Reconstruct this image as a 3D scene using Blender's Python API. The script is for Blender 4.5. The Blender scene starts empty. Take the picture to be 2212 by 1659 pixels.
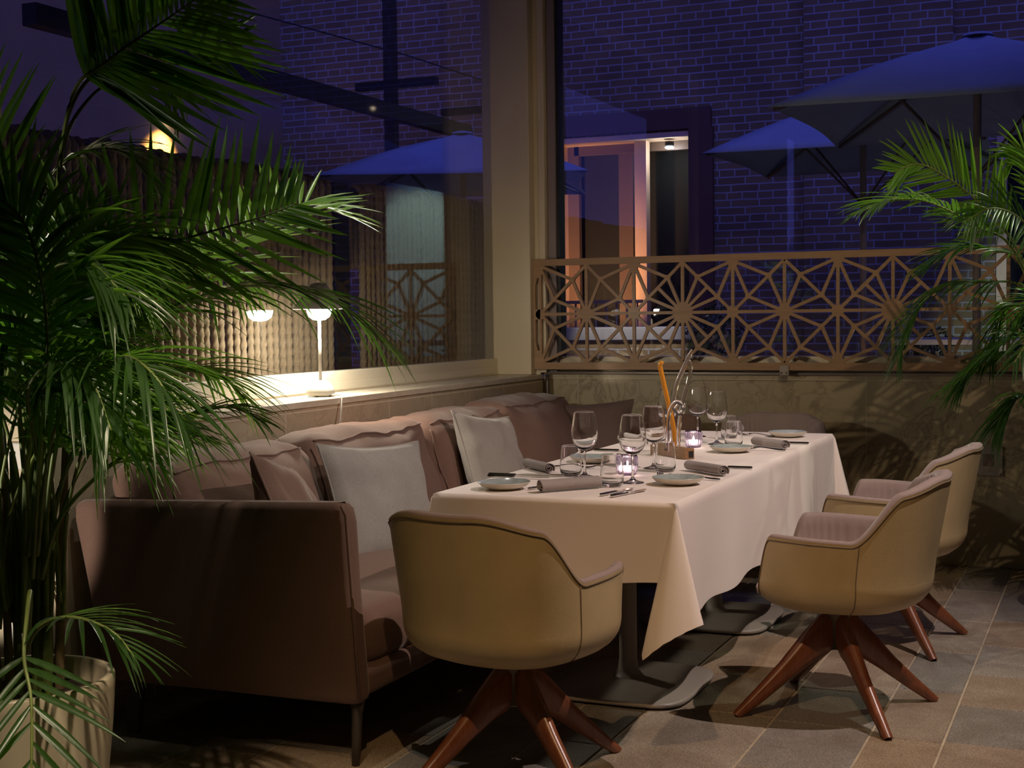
import bpy, math, random
from mathutils import Vector, Matrix, noise
PI = math.pi
C = bpy.context.scene.collection
scene = bpy.context.scene

# ------------------------------------------------------------------ camera, world, lights, exposure
def setup():
    cam = bpy.data.cameras.new('camera'); co = bpy.data.objects.new('camera', cam); C.objects.link(co)
    yaw, pitch, roll = math.radians(23.65), math.radians(-2.886), math.radians(-0.7332)
    f = Vector((-math.sin(yaw)*math.cos(pitch), math.cos(yaw)*math.cos(pitch), math.sin(pitch)))
    r = Vector((math.cos(yaw), math.sin(yaw), 0)); u = r.cross(f)
    r2 = r*math.cos(roll)+u*math.sin(roll); u2 = u*math.cos(roll)-r*math.sin(roll)
    m = Matrix((r2, u2, -f)).transposed().to_4x4(); m.translation = Vector((0, 0, 1.295))
    co.matrix_world = m
    cam.sensor_width = 36; cam.lens = 2986.0/2212*36; cam.shift_y = 4.0/2212
    cam.clip_start = 0.05; cam.clip_end = 200
    scene.camera = co
    w = bpy.data.worlds.new('dusk'); scene.world = w; w.use_nodes = True
    bg = w.node_tree.nodes['Background']
    bg.inputs[0].default_value = (0.13, 0.14, 0.85, 1); bg.inputs[1].default_value = 0.85
    vs = scene.view_settings
    vs.view_transform = 'Standard'; vs.look = 'None'; vs.gamma = 1.0; vs.use_curve_mapping = False
    vs.exposure = 0.12
    scene.cycles.transparent_max_bounces = 32
    scene.cycles.max_bounces = 14
    scene.cycles.transmission_bounces = 12
    scene.cycles.sample_clamp_indirect = 4.0
    scene.cycles.blur_glossy = 0.5
    scene.cycles.use_denoising = True

def lamp(name, kind, loc, power, col, target=None, size=0.05, angle=60, blend=0.6):
    l = bpy.data.lights.new(name, kind); o = bpy.data.objects.new(name, l); C.objects.link(o)
    o.location = loc; l.energy = power; l.color = col
    if kind == 'SPOT':
        l.spot_size = math.radians(angle); l.spot_blend = blend; l.shadow_soft_size = size
    elif kind == 'AREA': l.size = size
    else: l.shadow_soft_size = size
    if target is not None:
        o.rotation_euler = (Vector(target)-Vector(loc)).to_track_quat('-Z', 'Y').to_euler()
    return o
setup()
WARM = (1.0, 0.80, 0.66); AMBER = (1.0, 0.66, 0.36)
lamp('ceiling_spot_table', 'SPOT', (0.35, 4.2, 3.0), 190, (1.0, 0.81, 0.73), (-1.1, 4.7, 0.6), 0.015, 70, 0.5)
lamp('ceiling_spot_far_table', 'SPOT', (-0.75, 5.5, 3.1), 36, (1.0, 0.80, 0.70), (-1.5, 5.8, 0.7), 0.015, 60, 0.7)
lamp('ceiling_spot_front', 'SPOT', (-0.7, 1.5, 3.0), 125, (1.0, 0.64, 0.32), (-0.9, 3.5, 0.4), 0.02, 50, 0.95)
lamp('ceiling_spot_wall', 'SPOT', (-0.3, 3.6, 3.2), 95, (1.0, 0.76, 0.48), (-1.9, 7.3, 0.85), 0.015, 66, 1.0)
lamp('ceiling_spot_palm', 'SPOT', (0.4, 6.9, 3.1), 60, (0.95, 1.0, 0.75), (-0.35, 6.0, 1.5), 0.02, 38, 0.6)
lamp('ceiling_spot_sofa', 'SPOT', (-2.3, 4.6, 3.15), 38, (1.0, 0.93, 0.78), (-2.5, 4.05, 1.3), 0.02, 46, 0.7)
lamp('ceiling_spot_frond', 'SPOT', (-1.7, 3.0, 3.2), 60, (1.0, 0.95, 0.82), (-2.42, 3.7, 1.4), 0.07, 36, 0.6)
lamp('ceiling_spot_floor', 'SPOT', (-1.0, 0.8, 3.0), 230, (1.0, 0.80, 0.58), (-2.0, 2.75, 0.0), 0.02, 20, 0.5)
lamp('ceiling_spot_pot', 'SPOT', (-0.9, 2.3, 3.0), 150, (1.0, 0.80, 0.55), (-2.38, 2.6, 0.2), 0.02, 20, 0.6)
lamp('corner_uplight', 'SPOT', (-2.9, 1.9, 0.84), 27, (1.0, 0.93, 0.75), (-2.35, 2.95, 1.5), 0.01, 62, 0.5)
lamp('corner_column_light', 'SPOT', (-3.22, 0.6, 0.8), 260, (1.0, 0.88, 0.72), (-3.26, 3.3, 0.68), 0.02, 17, 0.3)

# ------------------------------------------------------------------ materials
def newmat(name):
    m = bpy.data.materials.new(name); m.use_nodes = True
    nt = m.node_tree; return m, nt, nt.nodes['Principled BSDF'], nt.nodes['Material Output']
def N(nt, t, **k):
    n = nt.nodes.new(t)
    for a, v in k.items(): setattr(n, a, v)
    return n
def L(nt, a, b): nt.links.new(a, b)
def ramp(nt, fac, stops):
    r = N(nt, 'ShaderNodeValToRGB'); e = r.color_ramp.elements
    while len(e) > 1: e.remove(e[-1])
    e[0].position = stops[0][0]; e[0].color = (*stops[0][1], 1)
    for p, c in stops[1:]:
        x = e.new(p); x.color = (*c, 1)
    L(nt, fac, r.inputs[0]); return r.outputs[0]
def coords(nt, scale=(1, 1, 1), rot=(0, 0, 0)):
    t = N(nt, 'ShaderNodeTexCoord'); m = N(nt, 'ShaderNodeMapping')
    m.inputs['Scale'].default_value = scale; m.inputs['Rotation'].default_value = rot
    L(nt, t.outputs['Object'], m.inputs[0]); return m.outputs[0]
def noise_tex(nt, vec, scale, detail=4, rough=0.6, dist=0.0):
    n = N(nt, 'ShaderNodeTexNoise'); L(nt, vec, n.inputs['Vector'])
    n.inputs['Scale'].default_value = scale; n.inputs['Detail'].default_value = detail
    n.inputs['Roughness'].default_value = rough; n.inputs['Distortion'].default_value = dist
    return n.outputs['Fac']
def bump(nt, bs, h, strength=0.3, dist=0.01):
    b = N(nt, 'ShaderNodeBump'); b.inputs['Strength'].default_value = strength; b.inputs['Distance'].default_value = dist
    L(nt, h, b.inputs['Height']); L(nt, b.outputs[0], bs.inputs['Normal'])
def plain(name, col, rough=0.5, metal=0.0, var=0.0, vscale=8, spec=None, sheen=0.0, bmp=0.0, bscale=60, coat=0.0):
    m, nt, b, o = newmat(name)
    b.inputs['Roughness'].default_value = rough; b.inputs['Metallic'].default_value = metal
    if spec is not None: b.inputs['Specular IOR Level'].default_value = spec
    if sheen: b.inputs['Sheen Weight'].default_value = sheen; b.inputs['Sheen Roughness'].default_value = 0.4
    if coat: b.inputs['Coat Weight'].default_value = coat; b.inputs['Coat Roughness'].default_value = 0.15
    v = coords(nt)
    if var:
        f = noise_tex(nt, v, vscale)
        c = ramp(nt, f, [(0.3, tuple(x*(1-var) for x in col)), (0.7, tuple(min(1, x*(1+var)) for x in col))])
        L(nt, c, b.inputs['Base Color'])
    else: b.inputs['Base Color'].default_value = (*col, 1)
    if bmp: bump(nt, b, noise_tex(nt, v, bscale, 3), bmp, 0.004)
    return m
def emit(name, col, s):
    m, nt, b, o = newmat(name)
    b.inputs['Base Color'].default_value = (0.8, 0.8, 0.8, 1)
    b.inputs['Emission Color'].default_value = (*col, 1); b.inputs['Emission Strength'].default_value = s
    return m
def pane_mat(name, tint=(0.93, 0.95, 0.97), ior=1.5):
    m, nt, b, o = newmat(name); nt.nodes.remove(b)
    t = N(nt, 'ShaderNodeBsdfTransparent'); t.inputs[0].default_value = (*tint, 1)
    g = N(nt, 'ShaderNodeBsdfGlossy'); g.inputs['Roughness'].default_value = 0.01; g.inputs['Color'].default_value = (1, 1, 1, 1)
    lw = N(nt, 'ShaderNodeLayerWeight'); lw.inputs['Blend'].default_value = 0.5
    pw = N(nt, 'ShaderNodeMath', operation='POWER'); L(nt, lw.outputs['Facing'], pw.inputs[0]); pw.inputs[1].default_value = 5.0
    fr = N(nt, 'ShaderNodeMath', operation='MULTIPLY_ADD'); L(nt, pw.outputs[0], fr.inputs[0]); fr.inputs[1].default_value = 0.96; fr.inputs[2].default_value = 0.04
    mx = N(nt, 'ShaderNodeMixShader'); L(nt, fr.outputs[0], mx.inputs[0]); L(nt, t.outputs[0], mx.inputs[1]); L(nt, g.outputs[0], mx.inputs[2])
    L(nt, mx.outputs[0], o.inputs[0]); return m
def glass_mat(name, col=(1, 1, 1), rough=0.0):
    m, nt, b, o = newmat(name); nt.nodes.remove(b)
    g = N(nt, 'ShaderNodeBsdfGlass'); g.inputs['Color'].default_value = (*col, 1)
    g.inputs['Roughness'].default_value = rough; g.inputs['IOR'].default_value = 1.48
    L(nt, g.outputs[0], o.inputs[0]); return m
def wood(name, c1, c2, rough=0.4, scale=(2, 30, 30), coat=0.2):
    m, nt, b, o = newmat(name); v = coords(nt, scale)
    f = noise_tex(nt, v, 3.0, 6, 0.65, 0.6)
    L(nt, ramp(nt, f, [(0.3, c1), (0.7, c2)]), b.inputs['Base Color'])
    b.inputs['Roughness'].default_value = rough; b.inputs['Coat Weight'].default_value = coat
    b.inputs['Coat Roughness'].default_value = 0.25
    bump(nt, b, f, 0.12, 0.002); return m
def stone(name, base, dark, joint, jw, jh, vein=0.5, off=(0, 0, 0), axis='x'):
    m, nt, b, o = newmat(name); v = coords(nt)
    n1 = noise_tex(nt, v, 2.2, 6, 0.6, 0.4)
    n2 = noise_tex(nt, v, 4.5, 8, 0.65, 1.6)
    mth = N(nt, 'ShaderNodeMath', operation='SUBTRACT'); L(nt, n2, mth.inputs[0]); mth.inputs[1].default_value = 0.5
    ab = N(nt, 'ShaderNodeMath', operation='ABSOLUTE'); L(nt, mth.outputs[0], ab.inputs[0])
    msk = N(nt, 'ShaderNodeMath', operation='MULTIPLY'); L(nt, ramp(nt, ab.outputs[0], [(0.0, (1, 1, 1)), (0.05, (0, 0, 0))]), msk.inputs[0])
    L(nt, ramp(nt, n1, [(0.42, (0, 0, 0)), (0.56, (vein, vein, vein))]), msk.inputs[1])
    c = ramp(nt, n1, [(0.25, tuple(x*0.82 for x in base)), (0.75, base)])
    mx = N(nt, 'ShaderNodeMixRGB'); L(nt, msk.outputs[0], mx.inputs[0]); L(nt, c, mx.inputs[1]); mx.inputs[2].default_value = (*dark, 1)
    br = N(nt, 'ShaderNodeTexBrick'); br.offset = 0.0
    sep = N(nt, 'ShaderNodeSeparateXYZ'); L(nt, v, sep.inputs[0]); cmb = N(nt, 'ShaderNodeCombineXYZ')
    ad = N(nt, 'ShaderNodeMath', operation='ADD'); L(nt, sep.outputs['X' if axis == 'x' else 'Y'], ad.inputs[0]); ad.inputs[1].default_value = off[0]
    ad2 = N(nt, 'ShaderNodeMath', operation='ADD'); L(nt, sep.outputs['Z'], ad2.inputs[0]); ad2.inputs[1].default_value = off[2]
    L(nt, ad.outputs[0], cmb.inputs[0]); L(nt, ad2.outputs[0], cmb.inputs[1]); L(nt, cmb.outputs[0], br.inputs['Vector'])
    br.inputs['Scale'].default_value = 1.0; br.inputs['Mortar Size'].default_value = 0.003; br.inputs['Mortar Smooth'].default_value = 0.2
    br.inputs['Brick Width'].default_value = jw; br.inputs['Row Height'].default_value = jh
    br.inputs['Color1'].default_value = (0, 0, 0, 1); br.inputs['Color2'].default_value = (0, 0, 0, 1); br.inputs['Mortar'].default_value = (1, 1, 1, 1)
    mx2 = N(nt, 'ShaderNodeMixRGB'); L(nt, br.outputs['Color'], mx2.inputs[0]); L(nt, mx.outputs[0], mx2.inputs[1]); mx2.inputs[2].default_value = (*joint, 1)
    L(nt, mx2.outputs[0], b.inputs['Base Color']); b.inputs['Roughness'].default_value = 0.42
    return m
def brick(name):
    m, nt, b, o = newmat(name); v = coords(nt)
    nz = N(nt, 'ShaderNodeTexNoise'); nz.inputs['Scale'].default_value = 5.0; L(nt, v, nz.inputs['Vector'])
    sep = N(nt, 'ShaderNodeSeparateXYZ'); L(nt, v, sep.inputs[0])
    cmb = N(nt, 'ShaderNodeCombineXYZ'); L(nt, sep.outputs[0], cmb.inputs[0]); L(nt, sep.outputs[2], cmb.inputs[1])
    wob = N(nt, 'ShaderNodeVectorMath', operation='MULTIPLY_ADD'); L(nt, nz.outputs['Color'], wob.inputs[0])
    wob.inputs[1].default_value = (0.02, 0.012, 0); L(nt, cmb.outputs[0], wob.inputs[2])
    br = N(nt, 'ShaderNodeTexBrick'); L(nt, wob.outputs[0], br.inputs['Vector'])
    br.offset = 0.5; br.squash = 0.55; br.squash_frequency = 3
    br.inputs['Scale'].default_value = 1; br.inputs['Brick Width'].default_value = 0.27; br.inputs['Row Height'].default_value = 0.0722
    br.inputs['Mortar Size'].default_value = 0.0075; br.inputs['Mortar Smooth'].default_value = 0.35
    br.inputs['Color1'].default_value = (0.26, 0.17, 0.085, 1); br.inputs['Color2'].default_value = (0.36, 0.24, 0.11, 1)
    br.inputs['Mortar'].default_value = (0.50, 0.48, 0.48, 1)
    pt = noise_tex(nt, v, 0.9, 3)
    mx = N(nt, 'ShaderNodeMixRGB', blend_type='MULTIPLY'); mx.inputs[0].default_value = 1.0
    L(nt, br.outputs['Color'], mx.inputs[1]); L(nt, ramp(nt, pt, [(0.3, (0.6, 0.6, 0.62)), (0.7, (1, 1, 1))]), mx.inputs[2])
    L(nt, mx.outputs[0], b.inputs['Base Color']); b.inputs['Roughness'].default_value = 0.9
    return m
def leaf_mat(name, c1, c2, trans):
    m, nt, b, o = newmat(name); nt.nodes.remove(b)
    v = coords(nt); f = noise_tex(nt, v, 6.0, 3)
    c = ramp(nt, f, [(0.3, c1), (0.7, c2)])
    d = N(nt, 'ShaderNodeBsdfDiffuse'); L(nt, c, d.inputs[0])
    t = N(nt, 'ShaderNodeBsdfTranslucent'); t.inputs[0].default_value = (*trans, 1)
    g = N(nt, 'ShaderNodeBsdfGlossy'); g.inputs['Roughness'].default_value = 0.32; g.inputs['Color'].default_value = (0.9, 0.95, 0.9, 1)
    m1 = N(nt, 'ShaderNodeMixShader'); m1.inputs[0].default_value = 0.55; L(nt, d.outputs[0], m1.inputs[1]); L(nt, t.outputs[0], m1.inputs[2])
    lw = N(nt, 'ShaderNodeLayerWeight'); lw.inputs['Blend'].default_value = 0.5
    pw = N(nt, 'ShaderNodeMath', operation='POWER'); L(nt, lw.outputs['Facing'], pw.inputs[0]); pw.inputs[1].default_value = 5.0
    fr = N(nt, 'ShaderNodeMath', operation='MULTIPLY_ADD'); L(nt, pw.outputs[0], fr.inputs[0]); fr.inputs[1].default_value = 0.6; fr.inputs[2].default_value = 0.04
    m2 = N(nt, 'ShaderNodeMixShader'); L(nt, fr.outputs[0], m2.inputs[0]); L(nt, m1.outputs[0], m2.inputs[1]); L(nt, g.outputs[0], m2.inputs[2])
    L(nt, m2.outputs[0], o.inputs[0]); return m
def fabric(name, c1, c2, scale=260, sheen=0.3):
    m, nt, b, o = newmat(name); v = coords(nt)
    f = noise_tex(nt, v, scale, 2, 0.7); f2 = noise_tex(nt, v, 3.0, 4)
    mx = N(nt, 'ShaderNodeMixRGB'); mx.inputs[0].default_value = 0.5
    L(nt, f, mx.inputs[1]); L(nt, f2, mx.inputs[2])
    L(nt, ramp(nt, mx.outputs[0], [(0.35, c1), (0.65, c2)]), b.inputs['Base Color'])
    b.inputs['Roughness'].default_value = 0.9; b.inputs['Specular IOR Level'].default_value = 0.15
    b.inputs['Sheen Weight'].default_value = sheen; b.inputs['Sheen Roughness'].default_value = 0.35
    bump(nt, b, f, 0.25, 0.002); return m
def tile_mat():
    m, nt, b, o = newmat('floor_stone_tiles'); v = coords(nt)
    a = N(nt, 'ShaderNodeAttribute'); a.attribute_name = 'tone'
    n1 = noise_tex(nt, v, 3.5, 6, 0.65, 0.8); n2 = noise_tex(nt, v, 210, 2, 0.8)
    mx = N(nt, 'ShaderNodeMixRGB', blend_type='MULTIPLY'); mx.inputs[0].default_value = 1
    L(nt, a.outputs['Color'], mx.inputs[1]); L(nt, ramp(nt, n1, [(0.3, (0.62, 0.56, 0.5)), (0.7, (1, 1, 1))]), mx.inputs[2])
    mx2 = N(nt, 'ShaderNodeMixRGB', blend_type='MULTIPLY'); mx2.inputs[0].default_value = 1
    L(nt, mx.outputs[0], mx2.inputs[1]); L(nt, ramp(nt, n2, [(0.38, (0.55, 0.55, 0.55)), (0.62, (1.3, 1.3, 1.3))]), mx2.inputs[2])
    L(nt, mx2.outputs[0], b.inputs['Base Color']); b.inputs['Roughness'].default_value = 0.62
    bump(nt, b, n2, 0.15, 0.002); return m

M = dict(
 velvet=fabric('rose_brown_velvet', (0.155, 0.092, 0.072), (0.20, 0.122, 0.096), 200, 0.3),
 greywool=fabric('grey_wool', (0.23, 0.205, 0.19), (0.34, 0.305, 0.28), 240, 0.3),
 darkwool=fabric('dark_brown_wool', (0.10, 0.068, 0.062), (0.14, 0.095, 0.085), 240, 0.2),
 lining=fabric('mauve_felt', (0.27, 0.205, 0.195), (0.34, 0.265, 0.25), 240, 0.3),
 leather=plain('olive_tan_leather', (0.50, 0.385, 0.215), 0.40, var=0.10, vscale=5, bmp=0.08, bscale=180),
 seam=plain('dark_stitching', (0.16, 0.115, 0.075), 0.8),
 legwood=wood('reddish_walnut', (0.15, 0.045, 0.02), (0.26, 0.085, 0.038), 0.33, (12, 12, 2), 0.4),
 cloth=plain('white_table_linen', (0.80, 0.72, 0.69), 0.85, spec=0.2, sheen=0.15, bmp=0.05, bscale=400),
 napkin=fabric('grey_linen_napkin', (0.27, 0.235, 0.23), (0.35, 0.305, 0.30), 300, 0.15),
 napkinlight=fabric('pale_linen_napkin', (0.55, 0.51, 0.51), (0.66, 0.61, 0.60), 300, 0.15),
 greymetal=plain('grey_lacquered_steel', (0.33, 0.29, 0.25), 0.42, 0.0),
 darkmetal=plain('dark_bronze_steel', (0.12, 0.10, 0.085), 0.4, 0.6),
 steel=plain('polished_steel', (0.62, 0.60, 0.58), 0.16, 1.0),
 darksteel=plain('dark_polished_steel', (0.16, 0.145, 0.14), 0.22, 1.0),
 tabletop=plain('laminate_tabletop', (0.3, 0.27, 0.24), 0.5),
 glass=glass_mat('clear_glass'),
 frame=plain('white_window_frame', (0.80, 0.73, 0.58), 0.35),
 cream=plain('cream_painted_aluminium', (0.62, 0.53, 0.38), 0.38, var=0.04, vscale=2),
 purplegrey=plain('taupe_painted_jamb', (0.24, 0.19, 0.19), 0.45),
 seal=plain('black_rubber_seal', (0.012, 0.012, 0.012), 0.5),
 sill=plain('brown_anodised_sill', (0.20, 0.16, 0.13), 0.35, 0.4),
 pane=pane_mat('window_glass'),
 lattice=wood('oak_lattice', (0.27, 0.155, 0.075), (0.37, 0.22, 0.115), 0.5, (2, 30, 22), 0.1),
 dado=stone('cream_marble_cladding', (0.40, 0.33, 0.21), (0.10, 0.062, 0.035), (0.42, 0.36, 0.24), 0.8, 0.94, 0.6, (0.39, 0, 0)),
 dadol=stone('cream_marble_wall_tiles', (0.46, 0.38, 0.27), (0.22, 0.16, 0.10), (0.62, 0.55, 0.42), 0.425, 0.84, 0.35, (0.462, 0, -0.08 + 0.84), 'y'),
 cap=plain('sawn_marble_cap', (0.60, 0.53, 0.42), 0.35, var=0.12, vscale=14),
 grout=plain('dark_grout', (0.42, 0.35, 0.26), 0.9, var=0.2),
 tiles=tile_mat(),
 ceiling=plain('matt_ceiling', (0.10, 0.085, 0.07), 0.9),
 roomwall=plain('room_plaster', (0.22, 0.18, 0.14), 0.9),
 lampwhite=plain('white_enamel', (0.72, 0.68, 0.60), 0.25, coat=0.3),
 cord=plain('clear_grey_cord', (0.55, 0.53, 0.50), 0.3),
 diffuser=emit('lit_opal_diffuser', (1.0, 0.90, 0.72), 380),
 rope=fabric('jute_rope', (0.22, 0.155, 0.095), (0.36, 0.265, 0.165), 160, 0.1),
 blacksteel=plain('black_steel', (0.02, 0.02, 0.022), 0.5, 0.5),
 leafdark=leaf_mat('palm_leaf', (0.020, 0.050, 0.016), (0.040, 0.095, 0.024), (0.17, 0.42, 0.035)),
 leaflight=leaf_mat('lit_palm_leaf', (0.09, 0.20, 0.035), (0.15, 0.30, 0.05), (0.36, 0.72, 0.06)),  # brighter, more translucent copy; lamplight is put into the leaf colour
 stem=plain('palm_cane', (0.16, 0.20, 0.05), 0.45, var=0.35, vscale=9),
 trunk=plain('old_palm_cane', (0.24, 0.16, 0.08), 0.7, var=0.4, vscale=14),
 pot=plain('cream_glazed_pot', (0.55, 0.47, 0.34), 0.32, var=0.05, coat=0.2),
 soil=plain('dark_potting_soil', (0.045, 0.028, 0.018), 0.95, var=0.6, vscale=50, bmp=0.8, bscale=60),
 plate=plain('pale_stoneware', (0.62, 0.57, 0.47), 0.3, coat=0.3),
 glaze=plain('blue_grey_glaze', (0.33, 0.38, 0.385), 0.18, var=0.22, vscale=30, coat=0.4),
 oakblock=wood('oak_block', (0.22, 0.11, 0.045), (0.32, 0.17, 0.075), 0.5, (18, 18, 40), 0.1),
 amber=plain('amber_glass_rod', (0.75, 0.30, 0.03), 0.15, coat=0.6),
 votive=glass_mat('blue_violet_pressed_glass', (0.93, 0.90, 0.98)),
 wax=emit('glowing_wax', (1.0, 0.70, 0.58), 9),
 flame=emit('candle_flame', (1.0, 0.78, 0.5), 60),
 brick=brick('red_brick_wall'),
 plaster=plain('brown_plaster', (0.36, 0.23, 0.12), 0.9, var=0.15, vscale=1.2),
 fascia=plain('dark_painted_surround', (0.13, 0.06, 0.035), 0.6),
 reveal=plain('ochre_plaster_reveal', (0.72, 0.50, 0.33), 0.8, var=0.06, vscale=6),
 darkwood=plain('dark_stained_timber', (0.13, 0.085, 0.06), 0.5),
 dark=plain('dark_interior', (0.010, 0.010, 0.010), 0.8),
 canvas=plain('parasol_canvas', (0.32, 0.37, 0.45), 0.9, var=0.06, vscale=4),
 polewood=plain('beech_pole', (0.42, 0.32, 0.24), 0.5),
 paving=plain('terrace_paving', (0.12, 0.11, 0.10), 0.85, var=0.2),
 coping=plain('pale_coping', (0.40, 0.38, 0.36), 0.7),
 rail=plain('painted_railing', (0.36, 0.26, 0.19), 0.5, 0.2),
 white=plain('white_plastic', (0.74, 0.71, 0.66), 0.4),
 greyplug=plain('grey_plastic', (0.22, 0.22, 0.23), 0.4),
 bulb=emit('lit_bulb', (0.9, 0.95, 1.0), 40),
 bulbwarm=emit('lit_warm_bulb', (1.0, 0.85, 0.6), 18),
 foliage=plain('shrub_leaf', (0.05, 0.10, 0.05), 0.4, var=0.4, vscale=20),
 bluetop=plain('pale_terrace_top', (0.42, 0.44, 0.52), 0.6),
 opal=plain('pale_panel', (0.55, 0.62, 0.55), 0.9),
)

# ------------------------------------------------------------------ mesh helpers
class MB:
    def __init__(s): s.v = []; s.f = []; s.sm = []
    def add(s, vs, fs, smooth=True):
        o = len(s.v); s.v += [tuple(p) for p in vs]
        for f in fs: s.f.append(tuple(i+o for i in f)); s.sm.append(smooth)
        return s
    def box(s, x0, x1, y0, y1, z0, z1, b=0.0):
        if b <= 0:
            return s.add([(x0,y0,z0),(x1,y0,z0),(x1,y1,z0),(x0,y1,z0),(x0,y0,z1),(x1,y0,z1),(x1,y1,z1),(x0,y1,z1)],
              [(0,3,2,1),(4,5,6,7),(0,1,5,4),(1,2,6,5),(2,3,7,6),(3,0,4,7)], False)
        return s.rbox(((x0+x1)/2, (y0+y1)/2, (z0+z1)/2), ((x1-x0)/2, (y1-y0)/2, (z1-z0)/2), b)
    def rbox(s, c, h, r, seg=3, n=(1, 1, 1), fn=None):
        # rounded box from six patched faces; n extra divisions; fn deforms unit position
        r = min(r, *h)
        def axis(hh, k):
            a = [-hh + r*(1-math.cos(PI/2*i/seg)) if False else -hh + r*i/seg for i in range(seg)]
            a += [-hh+r + (2*hh-2*r)*i/k for i in range(k+1)]
            a += [hh-r + r*i/seg for i in range(1, seg+1)]
            return a
        A = [axis(h[i], n[i]) for i in range(3)]
        idx = {}; vs = []; fs = []
        def vert(p):
            q = tuple(round(x, 7) for x in p)
            if q in idx: return idx[q]
            inn = Vector([max(-h[i]+r, min(h[i]-r, p[i])) for i in range(3)])
            d = Vector(p)-inn
            w = inn + (d.normalized()*r if d.length > 1e-9 else d)
            if fn: w = Vector(fn(w))
            idx[q] = len(vs); vs.append((w[0]+c[0], w[1]+c[1], w[2]+c[2])); return idx[q]
        for ax in range(3):
            b1, b2 = (ax+1) % 3, (ax+2) % 3
            for sgn in (-1, 1):
                for i in range(len(A[b1])-1):
                    for j in range(len(A[b2])-1):
                        q = []
                        for (di, dj) in ((0,0),(1,0),(1,1),(0,1)):
                            p = [0, 0, 0]; p[ax] = sgn*h[ax]; p[b1] = A[b1][i+di]; p[b2] = A[b2][j+dj]; q.append(vert(p))
                        if len(set(q)) < 3: continue
                        fs.append(tuple(q) if sgn > 0 else tuple(q[::-1]))
        return s.add(vs, fs, True)
    def lathe(s, prof, c=(0, 0, 0), n=32, cap=True):
        vs = []; fs = []; rings = []
        for (r, z) in prof:
            if r < 1e-6: rings.append([len(vs)]); vs.append((c[0], c[1], c[2]+z))
            else:
                rings.append(list(range(len(vs), len(vs)+n)))
                vs += [(c[0]+r*math.cos(2*PI*i/n), c[1]+r*math.sin(2*PI*i/n), c[2]+z) for i in range(n)]
        for a, b in zip(rings, rings[1:]):
            for i in range(n):
                j = (i+1) % n
                if len(a) == 1 and len(b) == 1: continue
                if len(a) == 1: fs.append((a[0], b[j], b[i]))
                elif len(b) == 1: fs.append((a[i], a[j], b[0]))
                else: fs.append((a[i], a[j], b[j], b[i]))
        return s.add(vs, fs, True)
    def tube(s, pts, r, n=8, flat=1.0, up=(0, 0, 1)):
        pts = [Vector(p) for p in pts]; k = len(pts)
        rr = r if isinstance(r, (list, tuple)) else [r]*k
        vs = []; fs = []
        for i, p in enumerate(pts):
            t = (pts[min(i+1, k-1)]-pts[max(i-1, 0)]).normalized()
            u = Vector(up)
            if abs(t.dot(u)) > 0.95: u = Vector((1, 0, 0)) if abs(t.x) < 0.9 else Vector((0, 1, 0))
            a = t.cross(u).normalized(); b = a.cross(t)
            vs += [p + a*rr[i]*math.cos(2*PI*j/n) + b*rr[i]*flat*math.sin(2*PI*j/n) for j in range(n)]
        for i in range(k-1):
            for j in range(n):
                q = (j+1) % n; fs.append((i*n+j, i*n+q, (i+1)*n+q, (i+1)*n+j))
        fs.append(tuple(range(n))[::-1]); fs.append(tuple(range((k-1)*n, k*n)))
        return s.add(vs, fs, True)
    def prism(s, poly, d0, d1, axis='y'):
        # poly in (x,z) extruded along y, or (x,y) along z, or (y,z) along x
        def P(a, b, d): return (a, d, b) if axis == 'y' else ((a, b, d) if axis == 'z' else (d, a, b))
        n = len(poly); vs = [P(a, b, d0) for a, b in poly]+[P(a, b, d1) for a, b in poly]
        fs = [tuple(range(n)), tuple(range(n, 2*n))[::-1]]+[(i, i+n, (i+1) % n+n, (i+1) % n) for i in range(n)]
        return s.add(vs, fs, False)
    def grid(s, rows, closed=False, smooth=True):
        vs = [p for r in rows for p in r]; n = len(rows[0]); fs = []
        for i in range(len(rows)-1):
            for j in range(n if closed else n-1):
                q = (j+1) % n; fs.append((i*n+j, i*n+q, (i+1)*n+q, (i+1)*n+j))
        return s.add(vs, fs, smooth)
    def xform(s, m):
        s.v = [tuple(m @ Vector(p)) for p in s.v]; return s

def build(name, mb, mat, parent=None, world=False):
    vs = mb.v
    if parent is not None and world:
        p = parent
        while p.parent: p = p.parent
        inv = (Matrix.Translation(p.location) @ p.rotation_euler.to_matrix().to_4x4()).inverted()
        vs = [tuple(inv @ Vector(q)) for q in vs]
    me = bpy.data.meshes.new(name); me.from_pydata(vs, [], mb.f)
    me.polygons.foreach_set('use_smooth', mb.sm)
    me.validate(); me.update()
    import bmesh
    bm = bmesh.new(); bm.from_mesh(me); bmesh.ops.recalc_face_normals(bm, faces=bm.faces); bm.to_mesh(me); bm.free()
    o = bpy.data.objects.new(name, me); C.objects.link(o)
    me.materials.append(mat if not isinstance(mat, str) else M[mat])
    if parent is not None: o.parent = parent
    return o
def tag(o, label, cat, group=None):
    o['label'] = label; o['category'] = cat
    if group: o['group'] = group
    return o
def thing(name, label, cat, loc=(0, 0, 0), rz=0, group=None):
    o = bpy.data.objects.new(name, None); C.objects.link(o); o.empty_display_size = 0.1
    o.location = loc; o.rotation_euler = (0, 0, rz)
    return tag(o, label, cat, group)
def struct(name, mb, mat, parent=None):
    o = build(name, mb, mat, parent)
    o['kind'] = 'structure'; return o
def dup(root, loc, rz, label, group=None, scale=None):
    r = root.copy(); C.objects.link(r); r.location = loc; r.rotation_euler = (0, 0, rz); r['label'] = label
    if group: r['group'] = group
    for ch in list(root.children):
        c = ch.copy(); C.objects.link(c); c.parent = r
        for g in list(ch.children):
            d = g.copy(); C.objects.link(d); d.parent = c
    return r
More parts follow.
